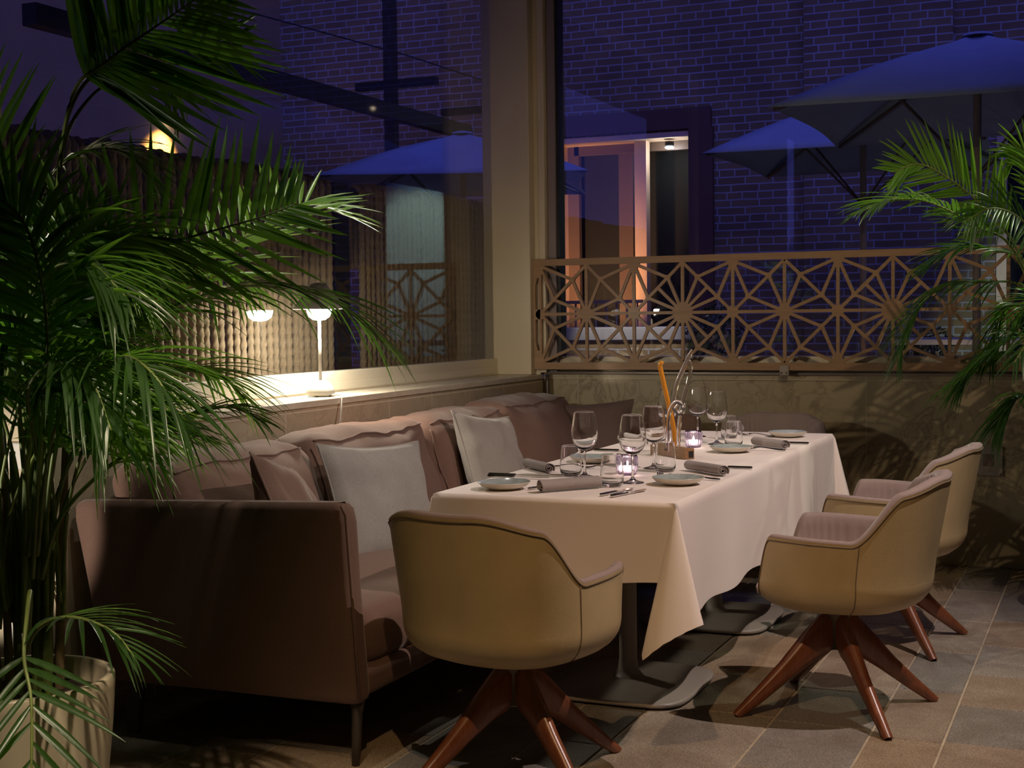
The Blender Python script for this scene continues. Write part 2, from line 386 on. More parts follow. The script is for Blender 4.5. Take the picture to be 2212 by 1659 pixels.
def sstep(a, b, x):
    t = max(0.0, min(1.0, (x-a)/(b-a))); return t*t*(3-2*t)
def bez(pts, n):
    # Catmull-Rom through pts
    P = [Vector(p) for p in pts]; P = [P[0]*2-P[1]]+P+[P[-1]*2-P[-2]]; out = []
    k = len(P)-3
    for i in range(n+1):
        u = k*i/n; j = min(int(u), k-1); t = u-j; a, b, c, d = P[j:j+4]
        out.append(0.5*((2*b)+(c-a)*t+(2*a-5*b+4*c-d)*t*t+(3*b-a-3*c+d)*t*t*t))
    return out

# ------------------------------------------------------------------ room shell
random.seed(4)
def make_floor():
    struct('floor', MB().box(-3.4, 3.6, -1.6, 7.5, -0.12, -0.004), 'grout')
    mb = MB(); tones = []
    x = -0.468
    lefts = [0.216, 0.312, 0.405, 0.216, 0.312, 0.405, 0.216, 0.312, 0.405, 0.30]
    cols = []; xx = x
    for w in lefts: cols.append((xx-w, xx)); xx -= w
    xx = x
    for w in (0.62, 0.40, 0.31, 0.62, 0.40, 0.31, 0.62, 0.4): cols.append((xx, xx+w)); xx += w
    pal = [(0.36, 0.29, 0.225), (0.34, 0.295, 0.245), (0.30, 0.275, 0.245), (0.38, 0.29, 0.20), (0.28, 0.26, 0.24), (0.33, 0.26, 0.195)]
    for (a, b) in cols:
        y = -1.6 + random.random()*0.4 - 0.4
        while y < 7.4:
            l = random.choice([0.42, 0.46, 0.58, 0.66])
            y1 = min(y+l, 7.42); g = 0.0035
            if y1-y > 0.05:
                c = random.choice(pal); t = 0.85+0.3*random.random()
                dz = random.random()*0.0012
                x0, x1, yy0, yy1 = a+g, b-g, max(y, -1.6)+g, y1-g; e = 0.003
                mb.add([(x0, yy0, -0.004), (x1, yy0, -0.004), (x1, yy1, -0.004), (x0, yy1, -0.004),
                        (x0+e, yy0+e, dz-0.0012), (x1-e, yy0+e, dz-0.0012), (x1-e, yy1-e, dz-0.0012), (x0+e, yy1-e, dz-0.0012)],
                       [(4, 5, 6, 7), (0, 1, 5, 4), (1, 2, 6, 5), (2, 3, 7, 6), (3, 0, 4, 7)], False)
                tones += [tuple(q*t for q in c)]*5
            y = y1
    o = build('floor_tiles', mb, 'tiles'); o['kind'] = 'structure'
    at = o.data.color_attributes.new('tone', 'FLOAT_COLOR', 'CORNER')
    for p in o.data.polygons:
        for li in p.loop_indices: at.data[li].color = (*tones[p.index], 1)
make_floor()
struct('ceiling', MB().box(-3.5, 3.6, -1.7, 7.6, 3.3, 3.4), 'ceiling')
struct('wall_right', MB().box(3.5, 3.6, -1.7, 7.6, 0, 3.3), 'roomwall')
struct('wall_front', MB().box(-3.5, 3.5, -1.7, -1.6, 0, 3.3), 'roomwall')
struct('wall_left', MB().box(-3.4, -3.01, 3.36, 7.6, 0, 0.935), 'dadol')
struct('wall_niche', MB().box(-3.7, -3.6, -1.7, 3.3, 0, 3.42).box(-3.7, -3.27, 3.3, 3.36, 1.2, 3.42), 'roomwall')
struct('trim_1', MB().box(-3.4, -3.0, 3.36, 7.298, 0.935, 0.962, 0.004), 'cap')
struct('wall_back', MB().box(-3.01, 3.5, 7.3, 7.55, 0, 0.935), 'dado')
struct('trim_2', MB().box(-2.99, 3.5, 7.294, 7.55, 0.935, 0.972), 'dado')
# left window: frame and pane
w1 = struct('window_1', MB().box(-3.268, -3.262, 3.36, 7.38, 1.05, 3.26), 'pane')
fr = MB()
fr.box(-3.32, -3.24, 3.36, 7.2, 0.962, 1.056, 0.003); fr.box(-3.2405, -3.2365, 3.36, 7.14, 0.972, 1.004)
fr.box(-3.32, -3.24, 3.36, 7.4, 3.24, 3.3); fr.box(-3.32, -3.24, 3.36, 3.4, 1.056, 3.24)
struct('window_frame', fr, 'frame', w1)
struct('window_seal', MB().box(-3.30, -3.245, 7.335, 7.372, 1.056, 3.3), 'seal', w1)
# corner post
struct('trim_3', MB().box(-3.32, -3.032, 7.2, 7.42, 0.962, 3.3, 0.006).box(-3.032, -3.005, 7.27, 7.42, 0.962, 3.3), 'cream')
struct('trim_4', MB().box(-3.005, -2.965, 7.262, 7.42, 0.972, 3.3, 0.004), 'cream')
# back window
w2 = struct('window_2', MB().box(-2.93, 3.5, 7.37, 7.376, 1.06, 3.26), 'pane')
fb = MB(); fb.box(-2.963, -2.915, 7.30, 7.42, 0.972, 3.3, 0.004)
struct('window_jamb', fb, 'purplegrey', w2)
struct('window_seal', MB().box(-2.915, -2.897, 7.32, 7.40, 1.06, 3.3), 'seal', w2)
struct('window_sill', MB().box(-2.915, 3.5, 7.335, 7.5, 0.972, 1.062, 0.004), 'cream', w2)
struct('window_track', MB().box(-2.965, 3.5, 7.286, 7.335, 0.962, 0.978, 0.002).box(-2.965, 3.5, 7.29, 7.335, 0.985, 0.994, 0.002), 'sill', w2)
struct('window_head', MB().box(-2.965, 3.5, 7.3, 7.42, 3.24, 3.3), 'cream', w2)

struct('eaves_sky_block', MB().box(-4.9, -3.42, -1.7, 8.1, 3.5, 3.6).box(-4.9, 4.0, 7.62, 7.8, 3.5, 3.6).box(-3.42, 3.7, -1.7, 7.62, 3.42, 3.5), 'ceiling')  # unseen overhang added to keep blue sky light out of the room
# near partition with sockets and cables, behind the palm
pt = thing('socket_column', 'bright cream wall end with white sockets and cables behind the potted palm', 'socket column', (-3.2, 3.33, 0))
build('column', MB().box(-3.6, -2.985, 3.30, 3.359, 0, 1.12, 0.006), 'cream', pt, True)
for z in (0.30, 0.43, 0.56, 0.70, 0.84):
    so = build('socket_block', MB().box(-3.15, -3.035, 3.27, 3.30, z, z+0.085, 0.008), 'white', pt, True)
    build('socket_slot', MB().box(-3.075, -3.055, 3.267, 3.272, z+0.035, z+0.06), 'greyplug', so, True)
for i, dx in enumerate((0.0, 0.012, 0.024)):
    build('cable', MB().tube(bez([(-3.06, 3.265, 0.52-0.015*i), (-3.02+dx, 3.25, 0.50), (-2.985+dx, 3.25, 0.42), (-2.985+dx, 3.26, 0.30)], 18), 0.005, 8), 'white', pt, True)
build('plug', MB().box(-3.0, -2.945, 3.245, 3.295, 0.20, 0.30, 0.012), 'greyplug', pt, True)

# ------------------------------------------------------------------ lattice screen on the back wall
def lattice():
    s = 0.2775; H = 0.272; x0 = -2.712; zc = 1.303; y0, y1 = 7.238, 7.256
    t = thing('lattice_screen', 'long oak lattice screen of star cutouts along the back window', 'screen', (-1.6, 7.25, 0.992))
    mb = MB(); xl, xr = -3.062, x0+s*9.3
    mb.box(xl, xr, y0, y1, 0.992, zc-H, 0); mb.box(xl, xr, y0, y1, zc+H, 1.612, 0)
    mb.prism([(xl, zc-H), (xl+0.043, zc-H), (xl+0.043, zc+H), (xl, zc+H)], y0, y1)
    k = [0]
    def bar(a, b, w=0.0168):
        k[0] += 1; e = (k[0] % 7)*0.0001
        ax, az = x0+s*a[0], zc+H*a[1]; bx, bz = x0+s*b[0], zc+H*b[1]
        d = Vector((bx-ax, 0, bz-az)); n = Vector((-d.z, 0, d.x)).normalized()*w/2
        mb.prism([(ax+n.x, az+n.z), (bx+n.x, bz+n.z), (bx-n.x, bz-n.z), (ax-n.x, az-n.z)], y0+0.0004+e, y1-0.0004-e)
    def disc(u, v, r, m=12):
        mb.prism([(x0+s*u+r*math.cos(2*PI*i/m+PI/m), zc+H*v+r*math.sin(2*PI*i/m+PI/m)) for i in range(m)], y0+0.0002, y1-0.0002)
    def tri(u, v, sx, sz):
        X, Z = x0+s*u, zc+H*v
        mb.prism([(X-sx, Z), (X+sx, Z), (X+0.007, Z-sz), (X-0.007, Z-sz)], y0+0.0003, y1-0.0003)
    for q in range(0, 10):
        even = q % 2 == 0
        bar((q, -1), (q, 1))
        bar((q-1, 0), (q, 0))
        if even:
            big = (q % 4 == 2)
            disc(q, 0, 0.057 if big else 0.041, 12 if big else 8)
            for sx in (-1, 1):
                for sz in (-1, 1):
                    P2 = (q+sx*0.30, sz*0.70); P4 = (q+sx*0.70, sz*0.30); T = (q+sx, sz)
                    if q == 0 and sx < 0: T = (q-1, sz)
                    bar((q, 0), P2); bar((q, 0), P4); bar(P2, P4)
                    bar(P2, (q, sz)); bar(P2, T); bar(P4, T); bar(P4, (q+sx, 0))
                    disc(P2[0], P2[1], 0.0155, 8); disc(P4[0], P4[1], 0.0155, 8)
                    if big: bar((q, 0), (q+sx*0.5, sz*0.5))
        else:
            disc(q, 0, 0.033, 8); tri(q, 1, 0.034, 0.056); tri(q, -1, 0.034, -0.056)
    # left end board with two slots
    bar((-1, -1), (-1, 1), 0.016); disc(-1, 0, 0.03, 8)
    xa, xb = xl+0.043, x0-s
    mb.box(xa, xb, y0+0.0002, y1-0.0002, zc-0.03, zc+0.03)
    for sg in (-1, 1):
        mb.prism([(xa, zc+sg*H), (xb+0.03, zc+sg*H), (xb, zc+sg*0.205), (xa+0.012, zc+sg*0.205), (xa, zc+sg*0.165)], y0+0.0002, y1-0.0002)
    build('lattice_board', mb, 'lattice', t, True)
    for (x, z) in ((xl+0.022, 1.593), (xl+0.022, 1.012)):
        build('screw', MB().tube([(x, 7.2385, z), (x, 7.2345, z)], [0.006, 0.0045], 12), 'steel', t, True)
    b = build('bracket', MB().box(-1.627, -1.578, 7.229, 7.238, 0.965, 1.017, 0.003), 'greymetal', t, True)
    for x in (-1.616, -1.59):
        build('bracket_screw', MB().tube([(x, 7.2295, 0.978), (x, 7.2265, 0.978)], [0.006, 0.005], 12), 'steel', b, True)
    build('backing_rail', MB().box(-2.90, xr, 7.256, 7.287, 0.994, 1.02), 'lattice', t, True)
    return t
lattice()
tag(build('curtain_pole', MB().tube([(-2.957, 7.255, 0.965), (-2.955, 7.25, 0.90), (-2.945, 7.25, 0.60), (-2.94, 7.25, 0.02)], 0.012, 12), 'darkmetal'),
    'dark metal pole standing in the room corner behind the sofa', 'pole')
op = thing('wall_socket_plate', 'brushed wall plate with square opening low on the marble wall', 'wall plate', (-0.58, 7.295, 0.47))
build('plate', MB().box(-0.648, -0.518, 7.288, 7.30, 0.463, 0.612, 0.003), 'greymetal', op, True)
build('square_opening', MB().box(-0.612, -0.562, 7.285, 7.289, 0.512, 0.572, 0.001), 'sill', op, True)
for x in (-0.638, -0.528): build('screw', MB().tube([(x, 7.2885, 0.472), (x, 7.286, 0.472)], 0.004, 8), 'seal', op, True)

# ------------------------------------------------------------------ sofa
def cushion(mb, c, h, r, puff=(0.02, 0.02, 0.02), seed=0, wr=0.004, lean=0.0, n=(8, 8, 8), ry=0.0):
    def fn(w):
        u = [max(-1, min(1, w[i]/h[i])) for i in range(3)]
        out = Vector(w)
        for i in range(3):
            a, b = (i+1) % 3, (i+2) % 3
            out[i] += math.copysign(1, u[i])*abs(u[i])**3*puff[i]*(0.15 if i == 0 and u[0] < 0 else 1)*(1-u[a]**2)*(1-u[b]**2)
        q = Vector((w[0]*5+seed*7.1, w[1]*5, w[2]*5+seed))
        nv = noise.noise_vector(q)*wr + noise.noise_vector(q*2.7)*wr*0.5
        out += nv
        out.x += lean*(out.z+h[2])
        return out
    mb.rbox(c, h, r, 3, n, fn); return fn
def pillow_mesh(w, hgt, T, seed=0, n=22):
    # pinched-corner throw pillow standing in the local XZ plane, normal -Y/+Y
    front = []; back = []
    for j in range(n+1):
        rf = []; rb = []
        for i in range(n+1):
            u, v = -1+2*i/n, -1+2*j/n
            x = u*w/2*(1-0.10*(1-v*v)); z = v*hgt/2*(1-0.10*(1-u*u))
            e = max(0, (1-u*u))*max(0, (1-v*v))
            t = T/2*(e**0.42)
            nn = noise.noise_vector(Vector((u*2.2+seed*3.3, v*2.2, seed)))*0.012*min(1, e*4) + noise.noise_vector(Vector((u*6+seed, v*6, seed*2)))*0.004*min(1, e*4)
            rf.append((x+nn.x, -t-0.003+nn.y, z+nn.z)); rb.append((x+nn.x, t+0.003+nn.y, z+nn.z))
        front.append(rf); back.append(rb)
    mb = MB().grid(front); mb.grid(back)
    edge = []
    for i in range(n+1): edge.append((i, 0))
    for j in range(1, n+1): edge.append((n, j))
    for i in range(n-1, -1, -1): edge.append((i, n))
    for j in range(n-1, 0, -1): edge.append((0, j))
    pts = [(Vector(front[j][i])+Vector(back[j][i]))/2 for i, j in edge]
    pts.append(pts[0])
    return mb, pts
def pose(c, az, leanb, roll):
    # az: direction of the pillow's front face in plan (deg, 0=+x); leanb: tilt back; roll in its own plane
    return Matrix.Translation(c) @ Matrix.Rotation(math.radians(az+90), 4, 'Z') @ Matrix.Rotation(-math.radians(leanb), 4, 'X') @ Matrix.Rotation(math.radians(roll), 4, 'Y')
def make_sofa():
    t = thing('sofa', 'long rose brown velvet sofa with loose back cushions under the window', 'sofa', (-2.5, 5.25, 0))
    def arm(yf, yb, sgn):
        mb = MB(); rows = []
        # cross-sections from bottom to top, each a rounded outline in x-y
        Z = [0.182, 0.19, 0.21, 0.35, 0.5, 0.62, 0.70, 0.735, 0.75, 0.757]
        for k, z in enumerate(Z):
            fz = (z-0.182)/0.575
            xb = -2.882-0.118*fz; xf = -1.972-0.038*fz
            ins = {0: 0.012, 1: 0.004, 7: 0.004, 8: 0.013, 9: 0.027}.get(k, 0.0)
            ya, yb2 = (yf+ins+0.0, yb-ins) if yf < yb else (yb+ins, yf-ins)
            r = 0.028; out = []
            X0, X1 = xb+ins, xf-ins
            for (cx, cy, a0) in ((X1-r, ya+r, -90), (X1-r, yb2-r, 0), (X0+r, yb2-r, 90), (X0+r, ya+r, 180)):
                for i in range(5):
                    a = math.radians(a0+90*i/4); out.append((cx+r*math.cos(a), cy+r*math.sin(a)))
            # densify long sides for a soft sag
            dense = []
            for i in range(len(out)):
                p, q = Vector(out[i]), Vector(out[(i+1) % len(out)]); dense.append(p)
                if (q-p).length > 0.3:
                    for m in range(1, 10): dense.append(p.lerp(q, m/10))
            row = []
            for p in dense:
                fx = (p.x-xb)/(xf-xb)
                zz = z + (0.034*fx-0.022)*fz + (0.008*fx)*(1-fz)
                nz = noise.noise_vector(Vector((p.x*3, p.y*3, z*3)))*0.004
                row.append((p.x+nz.x, p.y+nz.y, zz))
            rows.append(row)
        mb.grid(rows, True); n = len(rows[0])
        mb.add(rows[0], [tuple(range(n))], False); mb.add(rows[-1], [tuple(range(n))], False)
        return mb
    a1 = build('arm', arm(3.38, 3.47, 1), 'velvet', t, True)
    build('piping', MB().tube([(-1.969, 3.386, 0.20), (-1.985, 3.386, 0.45), (-2.004, 3.386, 0.735), (-2.02, 3.388, 0.762)], 0.0045, 8), 'velvet', a1, True)
    build('arm', arm(7.01, 7.10, 1), 'velvet', t, True)
    bk = MB(); bk.add([(-2.87, 3.44, 0.19), (-2.78, 3.44, 0.19), (-2.90, 3.44, 0.69), (-2.985, 3.44, 0.69), (-2.87, 7.04, 0.19), (-2.78, 7.04, 0.19), (-2.90, 7.04, 0.69), (-2.985, 7.04, 0.69)],
        [(0, 3, 2, 1), (4, 5, 6, 7), (0, 1, 5, 4), (1, 2, 6, 5), (2, 3, 7, 6), (3, 0, 4, 7)], False)
    build('backrest', bk, 'velvet', t, True)
    build('base', MB().box(-2.86, -1.985, 3.46, 7.02, 0.19, 0.275, 0.03), 'velvet', t, True)
    for i, (a, b) in enumerate(((3.51, 5.23), (5.25, 6.97))):
        mb = MB(); cushion(mb, (-2.42, (a+b)/2, 0.345), (0.415, (b-a)/2, 0.092), 0.06, (0.012, 0.0, 0.022), 3+i, 0.006, 0, (6, 14, 3))
        build('seat_cushion', mb, 'velvet', t, True)
    spans = ((3.53, 4.36, 0.835), (4.40, 5.30, 0.845), (5.34, 6.12, 0.845), (6.16, 7.0, 0.865))
    for i, (a, b, top) in enumerate(spans):
        mb = MB(); hz = (top-0.40)/2
        hy = (b-a)/2+0.01; cc = Vector((-2.725, (a+b)/2, 0.40+hz))
        fn = cushion(mb, cc, (0.125, hy, hz), 0.06, (0.075, 0.02, 0.025), 11+i*2, 0.02, -0.30, (5, 14, 8))
        bc = build('back_cushion', mb, 'velvet', t, True)
        w = [cc+Vector(fn(Vector((0.065+0.044, -hy+0.04+(2*hy-0.08)*m/30, hz-0.06+0.044)))) for m in range(31)]
        build('piping', MB().tube(w, 0.0045, 6), 'velvet', bc, True)
        w = [cc+Vector(fn(Vector((0.065+0.044, -hy+0.018, -hz+0.06+(2*hz-0.1)*m/20)))) for m in range(21)]
        build('piping', MB().tube(w, 0.0045, 6), 'velvet', bc, True)
    for (x, y, lx) in ((-2.83, 3.45, 0), (-2.0, 3.43, 1), (-2.83, 7.0, 0), (-2.0, 7.0, 1), (-2.0, 5.25, 1), (-2.83, 5.25, 0)):
        mb = MB()
        if lx: mb.tube([(x, y, 0.22), (x-0.004, y, 0.15), (x-0.012, y, 0.0)], [0.026, 0.017, 0.012], 8)
        else:
            mb.prism([(x-0.012, 0), (x+0.025, 0), (x+0.045, 0.168), (x+0.22, 0.176), (x+0.22, 0.195), (x-0.012, 0.195)], y-0.012, y+0.016)
        build('leg', mb, 'darkmetal', t, True)
make_sofa()
def throw(name, label, size, T, mat, c, az, lean, roll, seed, pipe=None, group='throw pillows on the sofa'):
    t = thing(name, label, 'pillow', c, 0, group)
    mb, pts = pillow_mesh(size[0], size[1], T, seed); m = pose(c, az, lean, roll); mb.xform(m)
    build('pillow_cover', mb, mat, t, True)
    build('piping', MB().tube([m @ p for p in pts], 0.0045, 6), pipe or mat, t, True)
throw('throw_pillow', 'small rose brown velvet pillow seen edge-on beside the near sofa arm', (0.46, 0.46), 0.15, 'velvet', (-2.47, 3.86, 0.62), 22, 24, 14, 1)
throw('throw_pillow', 'large grey wool pillow nearest the table end, tilted on the sofa seat', (0.46, 0.48), 0.14, 'greywool', (-2.48, 4.46, 0.61), -24, 24, 3, 2)
throw('throw_pillow', 'pale grey wool pillow in the middle of the sofa behind the table', (0.44, 0.44), 0.15, 'greywool', (-2.55, 5.60, 0.655), -8, 22, 8, 3)
throw('throw_pillow', 'dark brown pillow facing forward against the far sofa arm', (0.56, 0.42), 0.16, 'darkwool', (-2.60, 6.86, 0.63), -86, 14, -3, 4)

# ------------------------------------------------------------------ tables and cloth
TX0, TX1, TY0, TY1, TZ = -1.945, -1.163, 3.815, 6.25, 0.75
def make_table(name, label, y0, y1, yb):
    t = thing(name, label, 'table', ((TX0+TX1)/2, yb, 0), 0, 'pedestal tables under the white cloth')
    x = (TX0+TX1)/2
    build('tabletop', MB().box(TX0+0.006, TX1-0.006, y0, y1, TZ-0.036, TZ-0.007, 0.008), 'tabletop', t, True)
    col = MB().lathe([(0.0, 0.712), (0.12, 0.712), (0.12, 0.704), (0.033, 0.70), (0.031, 0.5), (0.031, 0.10), (0.036, 0.06), (0.055, 0.036), (0.10, 0.026)], (x, yb, 0), 28)
    build('column', col, 'greymetal', t, True)
    rows = []; Q = [(0.0, 0.006), (0.006, 0.0), (0.0, 0.0)]
    hx, hy = 0.275, 0.275
    def ring(k, z):
        out = []
        for i in range(64):
            a = 2*PI*i/64; c, s = math.cos(a), math.sin(a); n = 5.0
            d = (abs(c)**n+abs(s)**n)**(-1/n)
            out.append((x+hx*k*d*c*0.96, yb+hy*k*d*s, z))
        return out
    rows = [ring(0.9, 0.006), ring(0.985, 0.007), ring(1.0, 0.014), ring(0.99, 0.021), ring(0.96, 0.0245), ring(0.5, 0.031), ring(0.2, 0.036)]
    mb = MB().grid(rows, True); mb.add(rows[0], [tuple(range(64))]); mb.add(rows[-1], [tuple(range(64))])
    build('base', mb, 'greymetal', t, True)
    for dx in (-0.2, 0.2):
        for dy in (-0.2, 0.2): build('foot', MB().tube([(x+dx, yb+dy, 0.0), (x+dx, yb+dy, 0.008)], 0.016, 12), 'seal', t, True)
make_table('pedestal_table', 'near pedestal table with square grey base under the white cloth', TY0+0.006, 5.03, 4.53)
make_table('pedestal_table', 'far pedestal table with grey base half hidden behind the cloth', 5.04, TY1-0.006, 5.66)
def make_cloth():
    # perimeter stations: (corner/edge point, outward unit, drop length, fold slope dx, dy)
    X0, X1, Y0, Y1, Z = TX0, TX1, TY0, TY1, TZ
    dn, dr, df, dl = 0.238, 0.352, 0.28, 0.30
    cols = []   # each: (px, py, direction vector of hang, length)
    def edge(a, b, out, drop, n, amp, ph, tp=None):
        for i in range(1, n):
            f = i/n; p = a.lerp(b, f)
            wv = amp*(math.sin(f*n*0.42+ph)*0.6+math.sin(f*n*0.17+ph*2)*0.6)*min(1, 6*f, 6*(1-f))
            d = drop + 0.006*math.sin(f*n*0.42+ph)
            cols.append((p, Vector((out.x*(0.03+wv), out.y*(0.03+wv), -1)).normalized(), d, out))
    def corner(p, loop, dA, dB, o1, o2, n=26, tip=1.0):
        pts = bez([(q[0], q[1], 0) for q in loop], 12*(len(loop)-1))
        ths = [q[2] for q in loop]
        for i in range(n+1):
            f = i/n; k = 0
            while k < len(ths)-2 and f > ths[k+1]: k += 1
            u = (f-ths[k])/(ths[k+1]-ths[k]); q = pts[min(len(pts)-1, int(round(12*(k+u))))]
            th = PI/2*f
            r = min(dA/max(1e-6, math.cos(th)), dB/max(1e-6, math.sin(th)))
            r *= 1+(tip-1)*math.exp(-((f-0.6)/0.13)**2)
            cols.append((p, Vector((q.x, q.y, -1)).normalized(), r, (o1*(1-f)+o2*f).normalized(), o1+o2, i))
    n, e, s, w = Vector((0, 1, 0)), Vector((1, 0, 0)), Vector((0, -1, 0)), Vector((-1, 0, 0))
    A, B, Cc, D = Vector((X0, Y0, Z)), Vector((X1, Y0, Z)), Vector((X1, Y1, Z)), Vector((X0, Y1, Z))
    edge(A, B, s, dn, 26, 0.014, 0.4)
    corner(B, [(0.0, -0.03, 0), (0.09, -0.10, 0.22), (0.02, -0.24, 0.42), (-0.15, -0.33, 0.58), (-0.02, -0.44, 0.68), (0.20, -0.46, 0.78), (0.36, -0.38, 0.88), (0.18, -0.12, 0.95), (0.03, 0.0, 1)], dn, dr, s, e, 48, 1.08)
    edge(B, Cc, e, dr, 64, 0.05, 1.0)
    corner(Cc, [(0.03, 0.0, 0), (0.12, -0.02, .2), (0.22, 0.02, .4), (0.20, 0.20, .6), (0.05, 0.24, .8), (0.0, 0.03, 1)], dr, df, e, n, 20)
    edge(Cc, D, n, df, 22, 0.02, 0.2)
    corner(D, [(0.0, 0.03, 0), (-0.15, 0.15, .4), (-0.15, 0.25, .7), (-0.03, 0.0, 1)], df, dl, n, w, 12)
    edge(D, A, w, dl, 56, 0.03, 2.0)
    corner(A, [(-0.03, 0.0, 0), (-0.12, -0.05, .35), (-0.13, -0.16, .7), (0.0, -0.03, 1)], dl, dn, w, s, 16)
    T = [0, 0.03, 0.06, 0.1, 0.16, 0.24, 0.33, 0.43, 0.54, 0.66, 0.78, 0.9, 0.965, 1.0]
    rows = []
    rb = 0.009
    for t in T:
        row = []
        for cl in cols:
            p, d, ln, o = cl[:4]; oi = cl[4] if len(cl) > 4 else o
            q = p + d*(ln*t) + o*0.003
            if t == 0: q = p - oi*rb
            elif t == 0.03: q = p - oi*rb*0.25 + Vector((0, 0, -rb*0.28))
            if t > 0.9: q = q + o*0.0012
            row.append(q)
        rows.append(row)
    mb = MB().grid(rows, True); m = len(cols)
    keep = [i for i, cl in enumerate(cols) if len(cl) == 4 or cl[5] == 0]; mb.add([rows[0][i] for i in keep], [tuple(range(len(keep)))], False)
    o = build('tablecloth', mb, 'cloth')
    tag(o, 'white linen cloth draped over the long dining table, corner hanging in front', 'tablecloth')
make_cloth()

# ------------------------------------------------------------------ chairs
def chair_geo(phi):
    # phi: 0 = forward (+Y), PI = back; returns rim point and plan dir
    n = 2.5; s, c = math.sin(phi), math.cos(phi)
    x = 0.305*math.copysign(abs(s)**(2/n), s)
    ry = 0.275 if c > 0 else 0.315
    y = ry*math.copysign(abs(c)**(2/n), c)
    a = math.degrees(abs(phi if phi <= PI else 2*PI-phi))
    zr = 0.405 + 0.19*sstep(34, 58, a) - 0.008*sstep(70, 108, a) + 0.145*sstep(102, 128, a) + 0.047*sstep(118, 168, a) - 0.006*sstep(150, 180, a)
    return x, y, zr, a
def Kz(z):
    if z >= 0.47: return 0.955+0.045*min(1, (z-0.47)/0.36)
    return 0.955*(max(0.0, 1-((0.47-z)/0.134)**3.0))**(1/3.0)
def lean(y, z):
    return -0.05*max(0, (z-0.47)/0.36)*sstep(0.0, 0.2, -y)
def make_chair(label):
    t = thing('dining_chair', label, 'chair', (0, 0, 0), 0, 'tub dining chairs around the long table')
    n = 216; rows = []
    phis = [2*PI*i/n for i in range(n)]
    def pos(phi, z, k=1.0, ins=0.0):
        x, y, zr, a = chair_geo(phi); K = Kz(z)*k
        l = math.hypot(x, y); f = (l*K-ins)/l
        return Vector((x*f, y*f+lean(y, z), z))
    UP = 7; LO = 11
    for i in range(UP+LO+1):
        row = []
        for ph in phis:
            x, y, zr, a = chair_geo(ph); zc = min(zr, 0.455)
            if i <= UP: z = zr+(zc-zr)*i/UP
            else:
                th = PI/2*(i-UP)/LO; z = 0.336+(zc-0.336)*math.cos(th)
                z = max(z, 0.3362)
            row.append(pos(ph, z))
        rows.append(row)
    mb = MB().grid(rows, True); mb.add(rows[-1], [tuple(range(n))])
    build('shell', mb, 'leather', t)
    # mauve lining: rolls over the rim, runs down inside, across the seat
    seat = 0.455; rows = []
    for i in range(10):
        row = []
        for ph in phis:
            x, y, zr, a = chair_geo(ph); th = 0.03+0.016*sstep(95, 140, a)
            pl = 0.006*abs(math.sin(ph*30)) if a > 40 else 0.0
            low = sstep(60, 36, a)      # 1 at the seat front
            zi = max(seat, zr-0.06)
            if i == 0: p = pos(ph, zr-0.004, 1, 0.001)
            elif i == 1: p = pos(ph, zr, 1, 0.001) + Vector((0, 0, 0.003))
            elif i == 2: p = pos(ph, zr, 1, 0.010) + Vector((0, 0, 0.009))
            elif i == 3: p = pos(ph, zr, 1, th*0.8) + Vector((0, 0, 0.008))
            elif i == 4: p = pos(ph, zr, 1, th*1.15); p.z = zr-0.006+low*0.03
            elif i == 5: p = pos(ph, zr, 1, th*1.35-pl); p.z = zr+(seat-zr)*0.25
            elif i == 6: p = pos(ph, zr, 1, th*1.6-pl); p.z = zr+(seat-zr)*0.65
            elif i == 7: p = pos(ph, zr, 1, th*2.0-pl); p.z = seat+0.012
            elif i == 8: p = pos(ph, 0.47, 0.72); p.z = seat+0.012
            else: p = pos(ph, 0.47, 0.3); p.z = seat+0.018
            row.append(p)
        rows.append(row)
    mb = MB().grid(rows, True); mb.add(rows[-1], [tuple(range(n))])
    build('upholstery', mb, 'lining', t)
    rim = [pos(ph, chair_geo(ph)[2]-0.009, 1, -0.0015) for ph in phis]; rim.append(rim[0])
    build('rim_piping', MB().tube(rim, 0.0022, 6), 'seam', t)
    for sg in (1, -1):
        ph = math.radians(106)*sg
        pts = []
        for i in range(14):
            x, y, zr, a = chair_geo(ph if ph > 0 else 2*PI+ph); z = zr-0.01+(0.35-zr)*i/13
            pts.append(pos(ph if ph > 0 else 2*PI+ph, z, 1, -0.0006))
        build('side_seam', MB().tube(pts, 0.0016, 6), 'seam', t)
    return t
